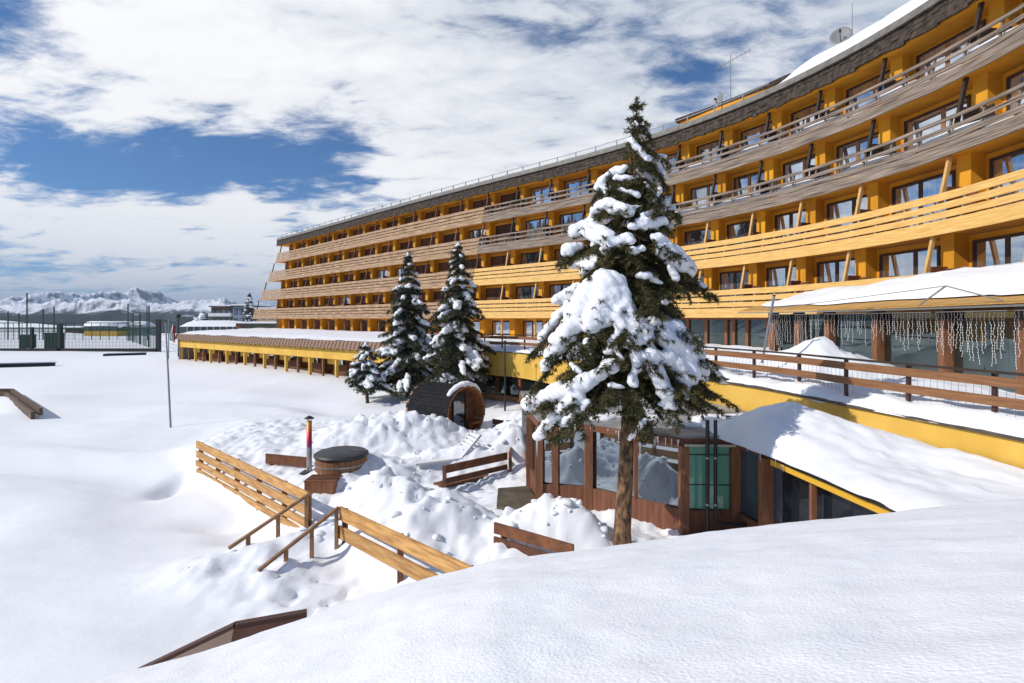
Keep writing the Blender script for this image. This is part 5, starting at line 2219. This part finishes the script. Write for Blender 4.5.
    tt = thing('yellow_hut', 'long low yellow hut with dark upper band and snowy roof beyond the court', 'hut', (px(100, Y), Y, G))
    a, b = px(84, Y), px(117, Y)
    mb = MB(); mb.box(a, b, Y, Y + 5, G - 1, -3.0); mb.build('wall', mat('hut_yellow', (.55, .34, .05), .8), tt)
    mb = MB(); mb.box(a + .01, b - .01, Y + .02, Y + 5, -3.0, -1.55); mb.build('upper_band', DARKW, tt)
    mb = MB()
    for k in range(5):
        q = a + (b - a) * (k + .5) / 5
        mb.box(q - .7, q + .7, Y - .05, Y + .01, -2.8, -1.9)
    mb.build('window_band', BLUG, tt)
    mb = MB(); mb.tube([(a - .3, Y + 2.5, -1.9), (a, Y + 2.5, -1.6), (b, Y + 2.5, -1.6), (b + .3, Y + 2.5, -1.9)], [.5, 2.6, 2.6, .5], 12)
    o = mb.build('roof_snow', SNOW, tt, True)
    o.scale = (1, 1, .42); o.location.z = -tt.location.z + (-1.6) * (1 - .42)
    # dark hedge or sheds
    tt = thing('dark_shed', 'dark brown shed with snowy roof behind the court, left of the yellow hut', 'shed', (px(73, 150), 150, G))
    mb = MB(); mb.box(px(65, 150), px(81, 150), 150, 154, G - 1, -2.4); mb.build('wall', mat('shed_brown', (.05, .03, .03), .8), tt)
    mb = MB(); mb.box(px(64.5, 150), px(81.5, 150), 149.6, 154.4, -2.4, -1.9); mb.build('roof_snow', SNOW, tt)
    # white domed tents
    for k, (x, w, lab) in enumerate(((126, 9, 'white domed tent by the right hand court posts, the smaller one'), (141, 13, 'white domed tent behind the court corner, the bigger one'))):
        Y = 150
        tt = thing('white_tent', lab, 'tent', (px(x, Y), Y, G))
        r = w / F * Y
        vs, fs = [], []
        for i in range(7):
            el = i / 6 * 1.5
            for j in range(20):
                a = j / 20 * 6.2832
                vs.append((px(x, Y) + r * math.cos(a) * math.cos(el), Y + r * math.sin(a) * math.cos(el), -2.2 + 1.7 * math.sin(el)))
        for i in range(6):
            for j in range(20):
                fs.append((i * 20 + j, i * 20 + (j + 1) % 20, i * 20 + 20 + (j + 1) % 20, i * 20 + 20 + j))
        mb = MB(); mb.add(vs, fs); mb.build('dome', mat('tent_white', (.75, .76, .78), .7), tt, True)
        mb = MB(); mb.tube([(px(x, Y), Y, G - .5), (px(x, Y), Y, -2.2)], r * .97, 20); mb.build('side', mat('tent_side', (.35, .38, .42), .8), tt)


build_court()


def block(label, name, x0, x1, py, Y, depth, m, floors, balc, roofm=None, cols=4):
    a, b = (x0 - 512) / F * Y, (x1 - 512) / F * Y
    zt = (HY - py) / F * Y
    G = -8.0
    t = thing(name, label, 'building', ((a + b) / 2, Y, G))
    mb = MB(); mb.box(a, b, Y, Y + depth, G, zt); mb.build('wall', m, t)
    fh = 2.9
    for k in range(floors):
        z1 = zt - .35 - k * fh
        if balc:
            mb = MB(); mb.box(a - .2, b + .2, Y - 1.3, Y - .002, z1 - fh + .2, z1 - fh + 1.25)
            mb.build('balcony', balc, t)
        for c in range(cols):
            q = a + (b - a) * (c + .5) / cols
            w = (b - a) / cols * .33
            mb = MB(); mb.box(q - w, q + w, Y - .06, Y + .05, z1 - 2.2, z1 - .35)
            f = mb.build('window', FRAME, t)
            mb = MB(); mb.box(q - w + .12, q + w - .12, Y - .08, Y + .02, z1 - 2.08, z1 - .47)
            sub(mb, 'pane', BLUG, f)
    mb = MB(); mb.box(a - .5, b + .5, Y - .6, Y + depth + .5, zt, zt + .28)
    r = mb.build('roof', roofm or DARKW, t)
    mb = MB(); mb.box(a - .45, b + .45, Y - .5, Y + depth + .4, zt + .283, zt + .75)
    sub(mb, 'snow', SNOW, r)
    return t


block('brown apartment block with white balcony bands, left of the pale blue block', 'apartment_block', 211, 232, 307, 175, 14, mat('block_brown', (.16, .12, .10), .8), 3, mat('white_band', (.72, .73, .74), .7))
block('pale blue grey apartment block beside the dark conifer', 'apartment_block', 233, 250, 306.5, 168, 14, mat('block_blue', (.22, .30, .38), .8), 3, None, None, 3)
block('cream block peeping out left of the hotel end', 'apartment_block', 251, 275, 310, 150, 12, mat('block_cream', (.5, .40, .28), .8), 2, None, None, 3)


def build_pavilion():
    Y = 110
    x0, x1 = (184 - 512) / F * Y, (236 - 512) / F * Y
    t = thing('low_pavilion', 'low pavilion with a long rounded snowy roof behind the garden wing', 'building', ((x0 + x1) / 2, Y, -4.5))
    mb = MB(); mb.box(x0 + .6, x1, Y, Y + 8, -5, -1.5); mb.build('wall', mat('pavilion_dark', (.07, .08, .09), .6), t)
    mb = MB()
    for k in range(8):
        q = x0 + .6 + (x1 - x0 - .6) * k / 7.5
        mb.box(q, q + .22, Y - .1, Y - .001, -5, -1.5)
    mb.build('column', mat('pavilion_column', (.45, .45, .45), .6), t)
    n = 30
    X, Yy, Z = np.meshgrid(np.linspace(x0 - .5, x1 + .3, n), np.linspace(Y - .8, Y + 9, 12), [0.])[0:3]
    X, Yy = X[:, :, 0], Yy[:, :, 0]
    u = (X - X.min()) / (X.max() - X.min())
    Z = -1.48 + 1.25 * np.sin(np.pi * np.clip(u * .85 + .02, 0, 1) ** .6) ** .7 * sstep(Y - .85, Y + 1.2, Yy)
    grid_mesh('roof_snow', X, Yy, Z, SNOW, True, t)
    # long grey green wall to its right
    Y2 = 100
    a, b = (236 - 512) / F * Y2, (275 - 512) / F * Y2
    tt = thing('grey_hall', 'long grey green low hall between the rounded roof and the hotel end', 'building', ((a + b) / 2, Y2, -4.5))
    mb = MB(); mb.box(a, b, Y2, Y2 + 8, -5, -.75); mb.build('wall', mat('hall_green', (.10, .11, .085), .8, (.07, .08, .06), 1.0), tt)
    mb = MB(); mb.box(a - .02, a + .9, Y2 - .06, Y2 - .001, -4.9, -.9); mb.build('brown_panel', BRNW, tt)
    mb = MB(); mb.box(a - .3, b + .3, Y2 - .4, Y2 + 8.4, -.748, -.45); mb.build('roof_snow', SNOW, tt)


build_pavilion()


def far_tree(label, px, py_top, py_base, Y, W, seed):
    x = (px - 512) / F * Y
    zb, zt = (HY - py_base) / F * Y, (HY - py_top) / F * Y
    t = thing('conifer_tree', label, 'tree', (x, Y, zb))
    rs = np.random.RandomState(seed)
    mb = MB(); mb.tube([(x, Y, zb - 3), (x, Y, zt)], [.3, .04], 7); mb.build('trunk', BARKD, t)
    H = zt - zb
    V, Q = [], []
    for k in range(1100):
        u = rs.rand() ** .75
        z = zt - u * H * .93
        r = W * (u ** .85) * (.25 + .9 * rs.rand()) * (.6 + .4 * abs(math.sin(u * 26)))
        a = rs.rand() * 6.2832
        p = np.array((x + r * math.cos(a), Y + r * math.sin(a), z - .25 * r))
        d = np.array((math.cos(a), math.sin(a), -.5)) * (.35 + .25 * rs.rand())
        w = np.array((-math.sin(a), math.cos(a), rs.normal() * .3)) * .17
        o = len(V)
        V += [p - w, p + w, p + d]
        Q.append((o, o + 1, o + 2))
    np_mesh('crown', np.array(V), np.array(Q), NEED_MID, False, t)
    C, R = [], []
    for k in range(40):
        u = .1 + .85 * rs.rand()
        a = rs.uniform(3.4, 6.0)
        r = W * u ** .85 * .75
        C.append((x + r * math.cos(a), Y + r * math.sin(a), zt - u * H * .93)); q = .3 * (.5 + rs.rand()); R.append((q * 1.3, q * 1.3, q * .6))
    blobs_mesh('snow_load', C, R, .12, SNOWTREE, t, .05)


far_tree('tall dark conifer by the pale blue block', 249.5, 293, 326, 145, 2.6, 3)
far_tree('bushy dark conifer left of the brown apartment block', 203, 312, 327, 160, 2.6, 5)
far_tree('small dark conifer at the tip of the rounded roof', 196.5, 317, 328, 150, 1.8, 8)
far_tree('dark conifer rising over the roof of the brown block', 226, 304, 320, 200, 3.0, 9)
# street lamp near the wing's far corner
b = P(178.5, 332, 60)
t = thing('street_lamp', 'dark globe street lamp near the far corner of the garden wing', 'street lamp', (b.x, b.y, -4.4))
mb = MB(); mb.tube([(b.x, b.y, -4.8), (b.x, b.y, .05)], [.09, .06], 8); mb.build('pole', DARKM, t)
mb = MB(); mb.tube([(b.x, b.y, .05), (b.x, b.y, .2), (b.x, b.y, .45), (b.x, b.y, .6)], [.1, .26, .26, .1], 10); mb.build('globe', DARKM, t)


def build_wooded_hill():
    """forested slope west of the snow field, outside the frame; the glass fronts mirror it"""
    x = np.linspace(-420, -118, 90); y = np.linspace(-260, 104, 110)
    X, Y = np.meshgrid(x, y)
    k = sstep(-118, -230, X) * sstep(104, 70, Y)
    Z = -6 + 46 * k + 3 * fbm(X * .03, Y * .03, 4, 8) * k
    struct(grid_mesh('wooded_hill', X, Y, Z, SNOW))
    rs = np.random.RandomState(6)
    V, Q = [], []
    for i in range(2600):
        px, py = rs.uniform(-330, -150), rs.uniform(-240, 92)
        kk = float(sstep(-118, -230, np.array(px)) * sstep(104, 70, np.array(py)))
        if fbm(np.array(px * .02), np.array(py * .02), 3, 5) < -.15 or kk < .1:
            continue
        z = -6 + 46 * kk
        h = rs.uniform(6, 12)
        for (z0, r) in ((.1, .24), (.4, .17), (.68, .10)):
            o = len(V)
            for a in range(6):
                rr = h * r * rs.uniform(.8, 1.2)
                V.append((px + rr * math.cos(a * 1.047), py + rr * math.sin(a * 1.047), z + h * z0))
            V.append((px, py, z + h * (z0 + .38)))
            for a in range(6):
                Q.append((o + a, o + (a + 1) % 6, o + 6))
    o = np_mesh('forest', np.array(V), np.array(Q), NEED_MID, False)
    tag(o, 'dark conifer forest covering the slope west of the snow field', 'forest', None, 'stuff')


build_wooded_hill()


def build_haze():
    """thin mountain air between the camera and the far ranges"""
    mb = MB()
    mb.box(-45000, 45000, -45000, 45000, -140, 1500)
    m = bpy.data.materials.new('air')
    m.use_nodes = True
    N, L = m.node_tree.nodes, m.node_tree.links
    N.remove(N['Principled BSDF'])
    v = N.new('ShaderNodeVolumePrincipled')
    v.inputs['Color'].default_value = (.62, .78, 1.0, 1)
    v.inputs['Density'].default_value = 5.0e-5
    v.inputs['Anisotropy'].default_value = .2
    L.new(v.outputs[0], N['Material Output'].inputs['Volume'])
    o = mb.build('haze', m)
    tag(o, 'thin bluish mountain air over the whole valley', 'haze', None, 'stuff')


build_haze()


def build_clods():
    """broken lumps lying on the dug heaps"""
    rs = np.random.RandomState(15)
    bm = bmesh.new()
    bmesh.ops.create_icosphere(bm, subdivisions=2, radius=1)
    v0 = np.array([v.co[:] for v in bm.verts]); f0 = np.array([[v.index for v in f.verts] for f in bm.faces])
    bm.free()
    V, Q = [], []
    for k in range(150):
        x0, y0, h, rx, ry = MOUNDS[rs.randint(len(MOUNDS))]
        x, y = x0 + rs.normal() * rx * .75, y0 + rs.normal() * ry * .75
        if (x + 4.15) * .68 + (y - 11.1) * .73 < -.3 and rs.rand() < .8:
            continue
        if math.hypot(x + 4.5, y - 14.25) < .85 or (x > .4 and y > 11.2) or (-5.2 < x < -4 and 12.7 < y < 13.6):
            continue
        r = rs.uniform(.02, .06) * (1 + 1.3 * (rs.rand() < .2))
        z = gh(x, y) - r * .05
        sc = np.array([r * rs.uniform(.7, 1.5), r * rs.uniform(.7, 1.5), r * rs.uniform(.5, .9)])
        q = v0 * (1 + .55 * np.array([mnoise.noise(Vector(p) * 1.7 + Vector((k, 0, 0))) for p in v0]))[:, None]
        a = rs.rand() * 6.28
        q = q * sc
        q = np.stack([q[:, 0] * math.cos(a) - q[:, 1] * math.sin(a), q[:, 0] * math.sin(a) + q[:, 1] * math.cos(a), q[:, 2]], 1)
        Q.append(f0 + len(V) * len(v0)); V.append(q + np.array((x, y, z)))
    o = np_mesh('snow_clods', np.concatenate(V), np.concatenate(Q), SNOW, True)
    tag(o, 'broken lumps of dug snow lying over the heaps', 'snow', None, 'stuff')


build_clods()
